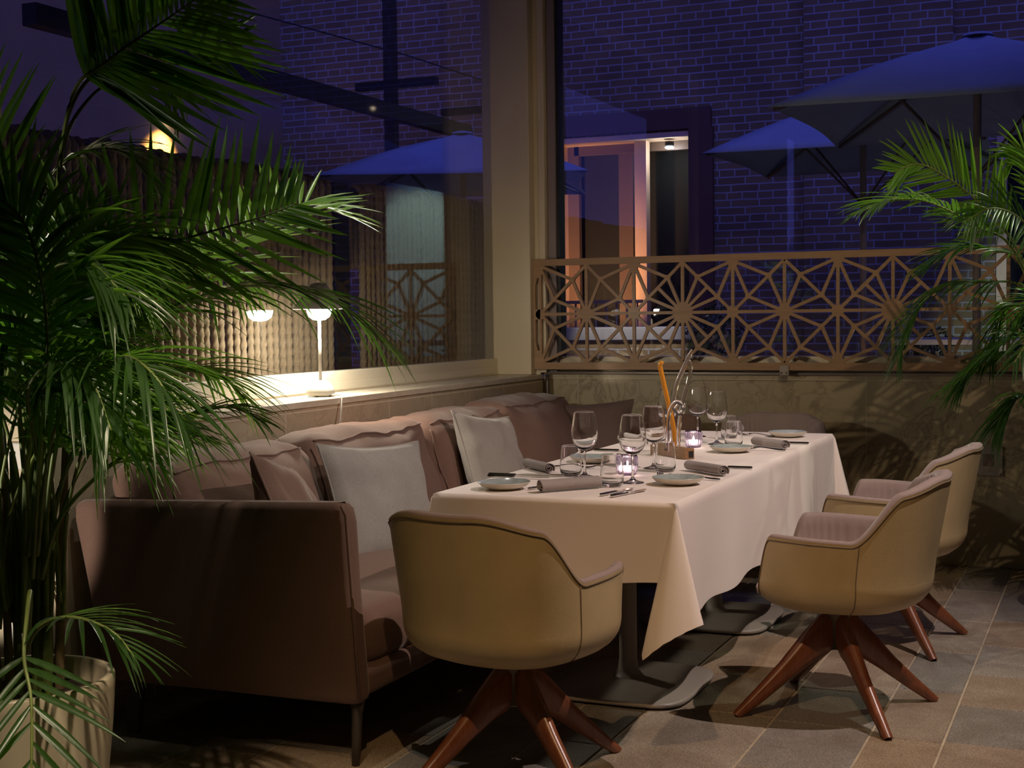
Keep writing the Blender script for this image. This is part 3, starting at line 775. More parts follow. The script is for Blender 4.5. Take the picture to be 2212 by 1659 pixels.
def chair_legs(t, rz):
    build('swivel_hub', MB().lathe([(0.0, 0.345), (0.05, 0.345), (0.05, 0.32), (0.03, 0.29), (0.03, 0.20), (0, 0.20)], (0, 0, 0), 20), 'darkmetal', t)
    for k in range(4):
        # stations: radius, centre height, half height (normal to the leg), half width
        st = [(0.010, 0.268, 0.062, 0.017), (0.05, 0.248, 0.064, 0.020), (0.10, 0.206, 0.044, 0.0195), (0.18, 0.138, 0.030, 0.0185), (0.27, 0.064, 0.0215, 0.0165), (0.338, 0.010, 0.0155, 0.014), (0.35, 0.0, 0.0145, 0.0135)]
        rows = []
        for i, (r, z, hh, hw) in enumerate(st):
            a = st[max(0, i-1)]; b = st[min(len(st)-1, i+1)]
            d = Vector((b[0]-a[0], 0, b[1]-a[1])).normalized(); nv = Vector((-d.z, 0, d.x))
            if i < 2: nv = Vector((0.15*i, 0, 1))
            row = []
            for (u, v) in ((1, .55), (.62, 1), (-.62, 1), (-1, .55), (-1, -.6), (-.5, -1), (.5, -1), (1, -.6)):
                p = Vector((r, 0, z)) + Vector((0, 1, 0))*hw*u + nv*hh*v
                if p.z < 0: p.z = 0
                if p.z > 0.330: p.z = 0.330
                row.append(p)
            rows.append(row)
        mb = MB().grid(rows, True); mb.add(rows[0], [tuple(range(8))]); mb.add(rows[-1], [tuple(range(8))])
        mb.xform(Matrix.Rotation(rz+k*PI/2, 4, 'Z'))
        build('leg', mb, 'legwood', t)
# local forward is +Y
def place_chair(proto, loc, facing, legs_world, label):
    rz = math.radians(facing-90)
    if proto is None:
        t = make_chair(label); t.location = (*loc, 0); t.rotation_euler = (0, 0, rz)
    else:
        t = dup_shell(proto, (*loc, 0), rz, label)
    chair_legs(t, math.radians(legs_world)-rz)
    return t
def dup_shell(root, loc, rz, label):
    r = root.copy(); C.objects.link(r); r.location = loc; r.rotation_euler = (0, 0, rz); r['label'] = label
    for ch in list(root.children):
        if ch.name.startswith(('leg', 'swivel')): continue
        c = ch.copy(); C.objects.link(c); c.parent = r
    return r
ch0 = place_chair(None, (-1.55, 3.54), 80, 55, 'olive tan leather tub chair at the near table end, back to the viewer')
place_chair(ch0, (-0.828, 4.51), 180, 36, 'olive tan leather tub chair on the right side, nearer of the two')
place_chair(ch0, (-0.825, 5.53), 176, 38, 'olive tan tub chair on the right, behind the nearer one by the wall')
place_chair(ch0, (-1.60, 6.72), 268, 40, 'tub chair at the far table end, only its mauve back visible')

# ------------------------------------------------------------------ things on the table
TT = TZ+0.0008
def make_plate(label, loc):
    t = thing('side_plate', label, 'plate', loc, 0, 'side plates on the table')
    build('plate_body', MB().lathe([(0, 0.0), (0.045, 0.0), (0.052, 0.003), (0.072, 0.011), (0.083, 0.0215), (0.0845, 0.0235), (0.083, 0.0245)], n=48), 'plate', t)
    build('glazed_face', MB().lathe([(0.083, 0.0245), (0.080, 0.0225), (0.065, 0.0135), (0.045, 0.0085), (0, 0.0075)], n=48), 'glaze', t)
    return t
pl = make_plate('blue grey glazed side plate at the near left table corner', (-1.768, 3.965, TT))
for (x, y, lab) in ((-1.775, 4.78, 'blue grey side plate behind the stemless glass on the sofa side'),
                    (-1.283, 4.245, 'blue grey side plate on the right table edge nearest the viewer'),
                    (-1.385, 5.30, 'blue grey side plate on the right side in front of the far water glass'),
                    (-1.32, 6.02, 'blue grey side plate at the far right table end')):
    dup(pl, (x, y, TT), random.random()*6, lab)
def make_wine(label, loc):
    t = thing('wine_glass', label, 'wine glass', loc, 0, 'wine glasses on the table')
    ft = [(0, 0.0), (0.036, 0.0), (0.0375, 0.0015), (0.034, 0.003), (0.018, 0.0065), (0.008, 0.012), (0.0045, 0.022), (0.004, 0.05), (0.0042, 0.075), (0.006, 0.089), (0.0, 0.090)]
    build('stem', MB().lathe(ft, n=36), 'glass', t)
    o = [(0.0, 0.090), (0.008, 0.0905), (0.022, 0.097), (0.035, 0.110), (0.0425, 0.128), (0.0448, 0.148), (0.0432, 0.170), (0.0395, 0.192), (0.0352, 0.215), (0.0344, 0.2195), (0.0342, 0.2206), (0.0340, 0.221)]
    i = [(0.0337, 0.221), (0.0335, 0.2206), (0.0336, 0.2195), (0.0343, 0.215), (0.0384, 0.192), (0.0421, 0.170), (0.0436, 0.148), (0.0412, 0.129), (0.0325, 0.1125), (0.020, 0.1005), (0.0, 0.0965)]
    build('bowl', MB().lathe(o+i, n=40), 'glass', t)
    return t
wg = make_wine('wine glass standing highest in front, left of the near candle', (-1.637, 4.339, TT))
for (x, y, lab) in ((-1.434, 4.24, 'wine glass directly beside the near candle and stemless glass'),
                    (-1.497, 4.66, 'wine glass in the middle, left of the wooden centrepiece'),
                    (-1.765, 5.70, 'wine glass behind the middle one on the sofa side'),
                    (-1.70, 5.93, 'wine glass behind the far candle, left of a pair'),
                    (-1.524, 5.60, 'wine glass right of the far candle beside a water glass')):
    dup(wg, (x, y, TT), 0, lab)
def make_tumbler(label, loc):
    t = thing('water_glass', label, 'water glass', loc, 0, 'stemless water glasses on the table')
    o = [(0, 0), (0.026, 0.0), (0.031, 0.003), (0.036, 0.014), (0.0378, 0.03), (0.036, 0.055), (0.0335, 0.085), (0.0313, 0.102), (0.0311, 0.1035), (0.0308, 0.104)]
    i = [(0.0305, 0.104), (0.0302, 0.1035), (0.0303, 0.102), (0.0325, 0.085), (0.0347, 0.055), (0.0365, 0.03), (0.0345, 0.016), (0.028, 0.010), (0, 0.009)]
    build('tumbler', MB().lathe(o+i, n=40), 'glass', t)
    return t
tg = make_tumbler('water glass left of the front wine glass on the sofa side', (-1.695, 4.36, TT))
for (x, y, lab) in ((-1.465, 4.127, 'water glass nearest the viewer, beside the near candle'),
                    (-1.429, 4.577, 'water glass in front of the wooden centrepiece'),
                    (-1.434, 5.53, 'water glass in front of the end chair, behind a side plate'),
                    (-1.53, 5.83, 'water glass half hidden behind the far right wine glass')):
    dup(tg, (x, y, TT), 0.3, lab)
def make_votive(label, loc):
    t = thing('candle_holder', label, 'candle', loc, 0, 'lit votive candles')
    n = 72; prof = [(0.0, 0.0), (0.024, 0.0), (0.029, 0.004), (0.034, 0.02), (0.0365, 0.045), (0.0355, 0.062), (0.033, 0.070), (0.0295, 0.070), (0.0305, 0.062), (0.0315, 0.045), (0.029, 0.022), (0.024, 0.013), (0.0, 0.012)]
    rows = []
    for (r, z) in prof:
        rows.append([((max(r, 1e-4)+(0.0012*math.cos(18*2*PI*i/n) if 0.003 < z < 0.066 and r > 0.028 else 0))*math.cos(2*PI*i/n),
                      (max(r, 1e-4)+(0.0012*math.cos(18*2*PI*i/n) if 0.003 < z < 0.066 and r > 0.028 else 0))*math.sin(2*PI*i/n), z) for i in range(n)])
    build('ribbed_glass', MB().grid(rows, True), 'votive', t)
    cd = build('candle', MB().lathe([(0, 0.0135), (0.02, 0.0135), (0.0205, 0.029), (0.018, 0.031), (0, 0.0295)], n=24), 'wax', t)
    build('flame', MB().lathe([(0, 0.030), (0.003, 0.034), (0.0038, 0.038), (0.0025, 0.044), (0, 0.050)], n=12), 'flame', cd)
    return t
vt = make_votive('lit candle in blue ribbed glass beside the front wine glasses', (-1.517, 4.43, TT))
dup(vt, (-1.575, 5.43, TT), 0.4, 'lit candle in blue ribbed glass behind the centrepiece')
for p in ((-1.517, 4.43), (-1.575, 5.43)):
    lamp('candle_light', 'POINT', (p[0], p[1], TT+0.063), 0.25, (1.0, 0.6, 0.35), None, 0.006)
# rolled napkins
def roll(mb, r, ln, turns=2.6, n=70, tk=0.003):
    rows = []; pts = []
    for i in range(n+1):
        a = 2*PI*turns*i/n; rr = r*(0.22+0.78*i/n)*(1+0.05*math.sin(a*1.3))
        pts.append((rr*math.cos(a), rr*math.sin(a)*0.86))
    for yy in (-ln/2, -ln/2+0.004, 0.0, ln/2-0.004, ln/2):
        rows.append([(p[0], yy+0.003*math.sin(i*0.3), p[1]+r*0.86) for i, p in enumerate(pts)])
    return mb.grid(rows)
def napkin(label, c, ang, ln=0.20, r=0.021, mat='napkin'):
    t = thing('rolled_napkin', label, 'napkin', (c[0], c[1], TT+0.001), math.radians(ang-90), 'rolled napkins on the table')
    o = build('napkin_cloth', roll(MB(), r, ln), mat, t)
    md = o.modifiers.new('thickness', 'SOLIDIFY'); md.thickness = 0.0022; md.offset = 0
    return t
napkin('grey rolled napkin in front at the near table end', (-1.557, 3.995), 52, 0.215, 0.023)
napkin('pale grey rolled napkin on the sofa side behind the dark knives', (-1.865, 4.475), -44, 0.20, 0.020)
napkin('grey rolled napkin on the right table edge beside the near plate', (-1.282, 4.565), -40, 0.21, 0.021)
napkin('grey rolled napkin on the right side toward the far table end', (-1.282, 5.515), -40, 0.20, 0.022)
napkin('pale rolled napkin far along the sofa side behind the wine glasses', (-1.86, 5.50), -44, 0.20, 0.022, 'napkinlight')
napkin('grey rolled napkin at the far table end before the end chair', (-1.56, 6.10), 100, 0.16, 0.024)
# cutlery
def knife(label, c, ang, mat='darksteel', ln=0.21):
    t = thing('table_knife', label, 'knife', (c[0], c[1], TT+0.0015), math.radians(ang), 'table knives')
    h = MB(); h.rbox((-ln*0.28, 0, 0.0042), (ln*0.22, 0.0068, 0.004), 0.0038, 3)
    build('handle', h, mat, t)
    b = MB(); b.prism([(-ln*0.07, -0.004), (ln*0.05, -0.0075), (ln*0.38, -0.0085), (ln*0.5, 0.0015), (ln*0.46, 0.006), (-ln*0.07, 0.0045)], 0.0026, 0.0044, 'z')
    build('blade', b, 'steel', t)
    return t
def fork(label, c, ang, mat='darksteel', ln=0.19):
    t = thing('table_fork', label, 'fork', (c[0], c[1], TT+0.0015), math.radians(ang), 'table forks')
    mb = MB(); mb.tube(bez([(-ln*0.5, 0, 0.004), (-ln*0.3, 0, 0.005), (0.0, 0, 0.011), (ln*0.18, 0, 0.007)], 12), [0.006, 0.007, 0.007, 0.0065, 0.006, 0.005, 0.0042, 0.0036, 0.0032, 0.0032, 0.0034, 0.005, 0.0085], 8, 0.45)
    build('handle', mb, mat, t)
    for k in range(4):
        y = (k-1.5)*0.0056
        build('tine', MB().tube(bez([(ln*0.17, y*0.9, 0.007), (ln*0.3, y, 0.003), (ln*0.42, y, 0.006), (ln*0.5, y, 0.011)], 8), [0.0022]*8+[0.001], 6), mat, t)
    return t
knife('small knife at the near table end, left of a pair by the water glass', (-1.395, 3.985), 78, 'steel', 0.20)
knife('small knife at the near table end, right of a pair by the water glass', (-1.352, 3.965), 76, 'steel', 0.20)
fork('fork under the front napkin, handle toward the viewer', (-1.64, 4.05), 62)
knife('dark knife on the sofa side, upper of a pair before the pale napkin', (-1.855, 4.29), 0, 'darksteel', 0.23)
knife('dark knife on the sofa side, lower of a pair before the pale napkin', (-1.84, 4.245), -2, 'darksteel', 0.23)
fork('fork on the sofa side between pale napkin and water glass', (-1.78, 4.58), 8)
knife('knife beside the napkin on the right side nearest the viewer', (-1.262, 4.735), 180, 'darksteel', 0.20)
fork('fork on the right table edge behind the near side plate', (-1.275, 4.395), 168)
fork('fork beside the near right plate pointing at the water glass', (-1.375, 4.36), 110)
knife('knife beside the farther napkin on the right side', (-1.262, 5.70), 180, 'darksteel', 0.20)
fork('fork on the right table edge in front of the farther napkin', (-1.285, 5.40), 172)
knife('dark knife far along the sofa side behind the front wine glasses', (-1.80, 5.20), 4, 'darksteel', 0.24)
fork('fork at the far table end beside the last plate', (-1.46, 6.02), 160)
# centrepiece
def make_centre():
    t = thing('centrepiece', 'wooden block centrepiece with amber and clear curved glass rods', 'centrepiece', (-1.54, 5.08, TT), 0)
    m = Matrix.Translation((-1.55, 5.06, TT)) @ Matrix.Rotation(math.radians(-38), 4, 'Z')
    b = build('block', MB().box(-0.12, 0.11, -0.022, 0.022, 0.0, 0.04, 0.002).xform(m), 'oakblock', t, True)
    build('dark_end', MB().box(0.108, 0.112, -0.004, 0.016, 0.006, 0.03).xform(m), 'seal', b, True)
    def rod(name, pts, r, mat, fl=0.55):
        build(name, MB().tube(bez(pts, 28), [1.25*r if i < 25 else 1.25*r*(30-i)/5 for i in range(29)], 10, fl, (0.3, 1, 0)), mat, t, True)
    rod('amber_rod', [(-1.547, 5.09, 0.775), (-1.555, 5.09, 0.86), (-1.575, 5.085, 0.96), (-1.594, 5.08, 1.05), (-1.602, 5.075, 1.10), (-1.588, 5.07, 1.112)], 0.0085, 'amber')
    rod('clear_rod', [(-1.575, 5.13, 0.775), (-1.572, 5.125, 0.90), (-1.548, 5.11, 1.02), (-1.51, 5.10, 1.10), (-1.475, 5.09, 1.165)], 0.008, 'glass')
    rod('clear_rod', [(-1.525, 5.05, 0.775), (-1.522, 5.05, 0.87), (-1.508, 5.05, 0.96), (-1.487, 5.05, 1.03), (-1.474, 5.05, 1.08), (-1.476, 5.05, 1.125)], 0.007, 'glass')
    lp = [(-1.568, 5.04, 0.775), (-1.562, 5.04, 0.86), (-1.555, 5.04, 0.925), (-1.53, 5.035, 0.962), (-1.503, 5.03, 0.955), (-1.498, 5.03, 0.93), (-1.515, 5.035, 0.918), (-1.532, 5.04, 0.935), (-1.52, 5.045, 0.958)]
    rod('clear_loop_rod', lp, 0.007, 'glass')
    rod('clear_rod', [(-1.51, 5.02, 0.775), (-1.512, 5.02, 0.84), (-1.506, 5.025, 0.91), (-1.49, 5.03, 0.96)], 0.006, 'glass')
make_centre()

# ------------------------------------------------------------------ table lamp on the ledge
def make_lamp():
    x, y, z = -3.115, 5.075, 0.962
    t = thing('table_lamp', 'lit white table lamp with domed base and cone shade on window ledge', 'lamp', (x, y, z))
    build('base', MB().lathe([(0, 0.006), (0.055, 0.006), (0.060, 0.010), (0.0615, 0.018), (0.058, 0.034), (0.046, 0.053), (0.028, 0.065), (0.009, 0.070), (0, 0.070)], (x, y, z), 40), 'lampwhite', t, True)
    for a in (0.6, 2.7, 4.8): build('foot', MB().tube([(x+0.04*math.cos(a), y+0.04*math.sin(a), z), (x+0.04*math.cos(a), y+0.04*math.sin(a), z+0.008)], 0.007, 10), 'greyplug', t, True)
    build('stem', MB().tube([(x, y, z+0.06), (x, y, z+0.33)], 0.0068, 14), 'lampwhite', t, True)
    build('diffuser', MB().lathe([(0.0, 0.325), (0.025, 0.328), (0.044, 0.342), (0.052, 0.362), (0.052, 0.371), (0, 0.371)], (x, y, z), 36), 'diffuser', t, True)
    build('shade', MB().lathe([(0.113, 0.373), (0.114, 0.376), (0.085, 0.412), (0.05, 0.455), (0.03, 0.482), (0.0, 0.486), (0.0, 0.480), (0.028, 0.476), (0.048, 0.450), (0.083, 0.408), (0.111, 0.374), (0.113, 0.373)], (x, y, z), 48), 'lampwhite', t, True)
    build('cord', MB().tube(bez([(x+0.055, y-0.01, z+0.007), (x+0.10, y-0.02, z+0.010), (x+0.121, y-0.03, z-0.004), (-2.985, y-0.06, z-0.08), (-2.98, y-0.12, z-0.20), (-2.985, y-0.16, z-0.30)], 24), 0.0038, 8), 'cord', t, True)
make_lamp()

# ------------------------------------------------------------------ palms
def frond_mesh(ctrl, nl, ll, lw, facing, droop=0.25, r0=0.0055, seed=0, start=0.32, upb=0.25, ang=52):
    rnd = random.Random(seed); n = 60; P = bez(ctrl, n)
    rach = MB().tube(P, [r0*(1-0.85*i/n)+0.0012 for i in range(n+1)], 6)
    lf = MB(); F = Vector(facing).normalized()
    for k in range(nl):
        u = start+(0.985-start)*k/(nl-1)
        i = min(n-1, int(u*n)); fr_ = u*n-i; p = P[i].lerp(P[i+1], fr_); t = (P[i+1]-P[i]).normalized()
        side = t.cross(F)
        if side.length < 0.1: side = t.cross(Vector((0, 0, 1)))
        side.normalize(); nor = side.cross(t).normalized()
        v = (u-start)/(1-start)
        L0 = ll*(0.55+0.45*math.sin(PI*min(1, v*0.8+0.18)))*(1-0.45*v**3)
        for sg in (-1, 1):
            if rnd.random() < 0.04: continue
            aa = math.radians((ang-24*v)+rnd.uniform(-6, 6)); l = L0*rnd.uniform(0.85, 1.12)
            d = (t*math.cos(aa)+side*sg*math.sin(aa)+nor*(upb*rnd.uniform(0.3, 1.3))).normalized()
            w = lw*rnd.uniform(0.85, 1.1)*(1-0.35*v); dr = droop*rnd.uniform(0.5, 1.5)
            wn = d.cross(nor).normalized(); m = 6; ra = []; rb = []; rc = []
            tw = rnd.uniform(-0.5, 0.5)
            for s_ in range(m+1):
                q = s_/m; pp = p+d*l*q+Vector((0, 0, -1))*dr*l*q*q
                ww = w*(0.35+0.65*min(1, q*5))*(1-q**2.2)**0.8*0.5+0.0004
                wd = (wn*math.cos(tw*q)+nor*math.sin(tw*q)).normalized()
                ra.append(pp-wd*ww+nor*ww*0.35); rb.append(pp-nor*ww*0.15); rc.append(pp+wd*ww+nor*ww*0.35)
            lf.grid([ra, rb, rc])
    return rach, lf
def make_palm(name, label, base, rim_r, rim_z, fronds, canes, seed):
    t = thing(name, label, 'palm', (base[0], base[1], 0))
    R_, H_ = rim_r, rim_z
    pot = [(0, 0.0), (R_*0.74, 0.0), (R_*0.80, 0.01), (R_*0.90, H_*0.35), (R_*0.97, H_*0.7), (R_, H_*0.93), (R_, H_-0.004), (R_*0.985, H_), (R_*0.93, H_), (R_*0.915, H_-0.01), (R_*0.90, H_-0.09), (0.0, H_-0.09)]
    build('pot', MB().lathe(pot, (base[0], base[1], 0), 64), 'pot', t, True)
    rows = []
    for i in range(12):
        rr = R_*0.91*i/11+1e-4
        rows.append([(base[0]+rr*math.cos(2*PI*j/40), base[1]+rr*math.sin(2*PI*j/40), H_-0.055+0.014*noise.noise(Vector((rr*9*math.cos(2*PI*j/40), rr*9*math.sin(2*PI*j/40), seed)))+0.01*noise.noise(Vector((rr*40*math.cos(2*PI*j/40), rr*40*math.sin(2*PI*j/40), 3)))) for j in range(40)])
    build('soil', MB().grid(rows, True), 'soil', t, True)
    for (dx, dy, h, r, lx, ly, mt) in canes:
        pts = [(base[0]+dx, base[1]+dy, H_-0.08), (base[0]+dx*1.1+lx*0.3, base[1]+dy*1.1+ly*0.3, H_+h*0.4), (base[0]+dx*1.2+lx, base[1]+dy*1.2+ly, H_+h)]
        P = bez(pts, 40); rr = [r*(1-0.35*i/40)*(1.10 if i % 7 == 0 else 1.0) for i in range(41)]
        build('cane', MB().tube(P, rr, 12), mt, t, True)
    for k, fr_ in enumerate(fronds):
        ctrl, nl, ll, lw, fac, dr, mt, st = fr_[:8]; upb = fr_[8] if len(fr_) > 8 else 0.25
        rach, lf = frond_mesh(ctrl, nl, ll, lw, fac, dr, seed=seed*100+k, start=st, upb=upb, ang=(fr_[9] if len(fr_) > 9 else 52))
        fo = build('frond', lf, mt, t, True)
        build('midrib', rach, 'stem', fo, True)
    return t
FC = {
    'F1': [(-2.415, 2.640, 0.949), (-2.333, 2.591, 1.401), (-2.261, 2.590, 1.801), (-2.182, 2.630, 1.903), (-2.115, 2.719, 1.991), (-2.055, 2.861, 2.104)],
    'F1b': [(-2.415, 2.640, 0.949), (-2.333, 2.591, 1.401), (-2.301, 2.626, 1.775), (-2.249, 2.711, 1.916), (-2.168, 2.804, 1.969), (-2.136, 2.930, 2.005), (-2.097, 3.056, 2.006)],
    'F2': [(-2.420, 2.637, 0.949), (-2.342, 2.581, 1.290), (-2.315, 2.614, 1.676), (-2.255, 2.649, 1.824), (-2.187, 2.737, 1.898), (-2.157, 2.804, 1.884), (-2.146, 2.862, 1.846)],
    'F3': [(-2.430, 2.627, 0.836), (-2.376, 2.612, 1.122), (-2.351, 2.689, 1.335), (-2.292, 2.831, 1.463), (-2.203, 2.982, 1.514), (-2.106, 3.137, 1.567), (-2.043, 3.222, 1.607)],
    'F4': [(-2.430, 2.627, 0.836), (-2.425, 2.696, 1.059), (-2.489, 3.009, 1.287), (-2.496, 3.397, 1.448), (-2.476, 3.687, 1.586), (-2.451, 3.921, 1.673), (-2.387, 4.111, 1.637)],
    'F5': [(-2.384, 2.593, 0.842), (-2.355, 2.615, 1.010), (-2.290, 2.821, 1.264), (-2.207, 3.082, 1.371), (-2.115, 3.232, 1.383), (-2.026, 3.378, 1.344), (-1.918, 3.474, 1.224)],
    'F6': [(-2.383, 2.584, 0.674), (-2.308, 2.571, 0.826), (-2.251, 2.656, 0.930), (-2.203, 2.791, 1.004), (-2.138, 2.876, 1.057), (-2.082, 2.956, 1.070), (-2.039, 3.027, 1.030)],
    'F7': [(-2.376, 2.524, 0.518), (-2.264, 2.418, 0.680), (-2.177, 2.313, 0.655), (-2.131, 2.252, 0.581), (-2.080, 2.215, 0.501), (-2.057, 2.185, 0.371), (-2.051, 2.173, 0.297)],
    'F8': [(-2.386, 2.518, 0.496), (-2.285, 2.458, 0.584), (-2.180, 2.419, 0.628), (-2.095, 2.413, 0.630), (-2.025, 2.420, 0.603), (-1.981, 2.426, 0.554)],
    'G1': [(-2.439, 2.617, 0.722), (-2.453, 2.630, 1.063), (-2.497, 2.629, 1.405), (-2.583, 2.608, 1.713), (-2.678, 2.573, 1.828)],
    'G2': [(-2.378, 2.535, 0.739), (-2.243, 2.449, 1.080), (-2.129, 2.347, 1.291), (-2.095, 2.263, 1.485), (-2.139, 2.194, 1.579)],
    'G3': [(-2.454, 2.664, 0.713), (-2.519, 2.815, 0.989), (-2.545, 2.978, 1.188), (-2.565, 3.145, 1.391), (-2.559, 3.269, 1.620), (-2.499, 3.412, 1.750)],
    'G4': [(-2.358, 2.544, 0.739), (-2.259, 2.494, 1.023), (-2.113, 2.456, 1.165), (-1.972, 2.411, 1.218), (-1.875, 2.396, 1.169), (-1.838, 2.408, 1.090)],
    'G5': [(-2.450, 2.612, 0.722), (-2.442, 2.634, 1.063), (-2.403, 2.664, 1.290), (-2.420, 2.610, 1.448), (-2.485, 2.529, 1.491)],
    'G6': [(-2.408, 2.630, 0.722), (-2.427, 2.743, 0.938), (-2.377, 2.883, 1.095), (-2.307, 3.027, 1.162), (-2.264, 3.154, 1.144), (-2.223, 3.223, 1.077)],
    'G7': [(-2.419, 2.626, 0.722), (-2.402, 2.658, 1.176), (-2.387, 2.737, 1.497), (-2.337, 2.821, 1.639), (-2.272, 2.906, 1.678), (-2.204, 2.988, 1.622)],
    'G8': [(-2.367, 2.537, 0.684), (-2.288, 2.478, 0.970), (-2.237, 2.400, 1.136), (-2.110, 2.351, 1.210), (-2.002, 2.340, 1.161), (-1.945, 2.327, 1.065)],
    'G9': [(-2.429, 2.618, 0.665), (-2.460, 2.735, 1.056), (-2.457, 2.918, 1.361), (-2.419, 3.104, 1.464), (-2.393, 3.279, 1.469), (-2.328, 3.413, 1.390)],
    'G10': [(-2.451, 2.618, 0.836), (-2.501, 2.675, 1.291), (-2.497, 2.750, 1.618), (-2.436, 2.837, 1.728), (-2.371, 2.921, 1.733), (-2.336, 2.987, 1.665)],
    'G11': [(-2.379, 2.541, 0.849), (-2.329, 2.472, 1.184), (-2.210, 2.426, 1.394), (-2.081, 2.429, 1.422), (-1.973, 2.418, 1.349)],
    'R1': [(-0.144, 6.252, 0.844), (-0.360, 6.193, 1.487), (-0.485, 6.094, 1.689), (-0.605, 5.994, 1.811), (-0.739, 5.885, 1.893), (-0.835, 5.786, 1.858)],
    'R2': [(-0.162, 6.244, 0.844), (-0.375, 6.078, 1.503), (-0.524, 5.910, 1.632), (-0.690, 5.788, 1.728), (-0.819, 5.677, 1.737), (-0.920, 5.576, 1.693)],
    'R3': [(-0.147, 6.360, 0.836), (-0.332, 6.307, 1.351), (-0.536, 6.275, 1.414), (-0.706, 6.254, 1.388), (-0.825, 6.195, 1.259), (-0.869, 6.166, 1.079)],
    'R4': [(-0.144, 6.252, 0.844), (-0.333, 6.312, 1.450), (-0.505, 6.352, 1.555), (-0.653, 6.287, 1.557), (-0.762, 6.235, 1.489)],
    'R5': [(-0.144, 6.247, 0.747), (-0.309, 6.246, 1.057), (-0.439, 6.247, 1.106), (-0.552, 6.249, 1.046), (-0.624, 6.212, 0.958)],
    'R6': [(-0.143, 6.242, 0.650), (-0.272, 6.253, 0.881), (-0.361, 6.271, 0.928), (-0.419, 6.243, 0.879), (-0.463, 6.219, 0.801)],
    'R7': [(-0.144, 6.252, 0.844), (-0.269, 6.120, 1.425), (-0.335, 5.993, 1.630), (-0.448, 5.838, 1.699), (-0.560, 5.731, 1.642)],
    'R8': [(-0.127, 6.260, 0.843), (-0.293, 6.263, 1.233), (-0.404, 6.273, 1.313), (-0.471, 6.294, 1.234), (-0.497, 6.274, 1.076)],
    'R9': [(-0.127, 6.260, 0.843), (-0.275, 6.235, 1.582), (-0.313, 6.232, 1.816), (-0.358, 6.219, 1.952), (-0.421, 6.191, 1.934)],
}
CAM = (0.66, -0.75, 0.1)     # towards the room, for fronds seen face-on
UPV = (0, 0, 1)
PB = (-2.475, 2.59)
left = []
def LF(key, nl=34, ll=0.34, lw=0.021, fac=CAM, dr=0.22, mt='leafdark', st=0.3, upb=0.2, ang=52): left.append((FC[key], nl, ll, lw, fac, dr, mt, st, upb, ang))
LF('F1', 26, 0.36, 0.026, CAM, 0.02, st=0.50, upb=0.05, ang=66)
LF('F1b', 13, 0.17, 0.020, CAM, 0.08, st=0.74)
LF('F2', 20, 0.20, 0.013, UPV, 0.35, 'leaflight', 0.55)
LF('F3', 24, 0.34, 0.024, (0.5, -0.6, 0.35), 0.0, st=0.40, upb=0.3, ang=70)
LF('F4', 34, 0.34, 0.018, (0.3, -0.5, 0.8), 0.10, 'leaflight', 0.35, 0.35)
LF('F5', 30, 0.34, 0.017, UPV, 0.45, st=0.36)
LF('F6', 26, 0.20, 0.012, UPV, 0.40, st=0.35)
LF('F7', 12, 0.22, 0.016, CAM, 0.10, st=0.5)
LF('F8', 14, 0.22, 0.012, UPV, 0.25, st=0.35)
LF('G1', 28, 0.36, 0.020, CAM, 0.15, st=0.4)
LF('G2', 28, 0.34, 0.020, CAM, 0.35, st=0.4)
LF('G4', 26, 0.30, 0.016, UPV, 0.45, st=0.32)
LF('G5', 28, 0.34, 0.018, CAM, 0.30, st=0.35)
LF('G6', 28, 0.28, 0.014, UPV, 0.40, 'leaflight', 0.32)
LF('G8', 26, 0.28, 0.015, UPV, 0.5, st=0.35)
LF('G9', 30, 0.32, 0.016, UPV, 0.45, 'leaflight', 0.36)
LF('G10', 24, 0.24, 0.013, UPV, 0.40, st=0.45)
LF('G11', 28, 0.32, 0.017, UPV, 0.45, st=0.38)
rnd = random.Random(12)
for k in range(16):
    az = math.radians(rnd.uniform(130, 290)); H1 = rnd.uniform(0.8, 1.5); reach = rnd.uniform(0.25, 0.6)
    b = (PB[0]+rnd.uniform(-0.08, 0.08), PB[1]+rnd.uniform(-0.08, 0.08))
    ctrl = [(b[0], b[1], 0.6), (b[0]+0.12*reach*math.cos(az), b[1]+0.12*reach*math.sin(az), 0.6+0.35*H1),
            (b[0]+0.45*reach*math.cos(az), b[1]+0.45*reach*math.sin(az), 0.42+0.72*H1), (b[0]+reach*math.cos(az), b[1]+reach*math.sin(az), 0.42+0.72*H1-0.06*reach)]
    ctrl = [(max(-2.88 if q[2] < 1.2 else -3.1, q[0]), q[1], q[2]) for q in ctrl]
    left.append((ctrl, 26, 0.30, 0.016, CAM if k % 2 else UPV, 0.35, 'leafdark', 0.55, 0.2))
for k in range(20):
    az = math.radians(rnd.uniform(-15, 75)); zt_ = rnd.uniform(1.05, 1.5); reach = rnd.uniform(0.18, 0.45)
    b = (PB[0]+rnd.uniform(-0.08, 0.08), PB[1]+rnd.uniform(-0.08, 0.08)); ca, sa = math.cos(az), math.sin(az)
    ctrl = [(b[0], b[1], 0.55), (b[0]+0.1*reach*ca, b[1]+0.1*reach*sa, 0.5+0.5*(zt_-0.4)), (b[0]+0.5*reach*ca, b[1]+0.5*reach*sa, zt_), (b[0]+reach*ca, b[1]+reach*sa, zt_-0.15*reach)]
    left.append((ctrl, 24, 0.28, 0.013, UPV if k % 2 else (0.5, -0.5, 0.6), 0.35, 'leafdark' if k % 3 else 'leaflight', 0.5, 0.25))
canesL = []
for k in range(10):
    a = rnd.uniform(0, 6.28); r = rnd.uniform(0.02, 0.13)
    canesL.append((r*math.cos(a), r*math.sin(a), rnd.uniform(0.45, 0.95), rnd.uniform(0.009, 0.015), 0.25*r*math.cos(a), 0.25*r*math.sin(a), 'stem' if k % 3 else 'trunk'))
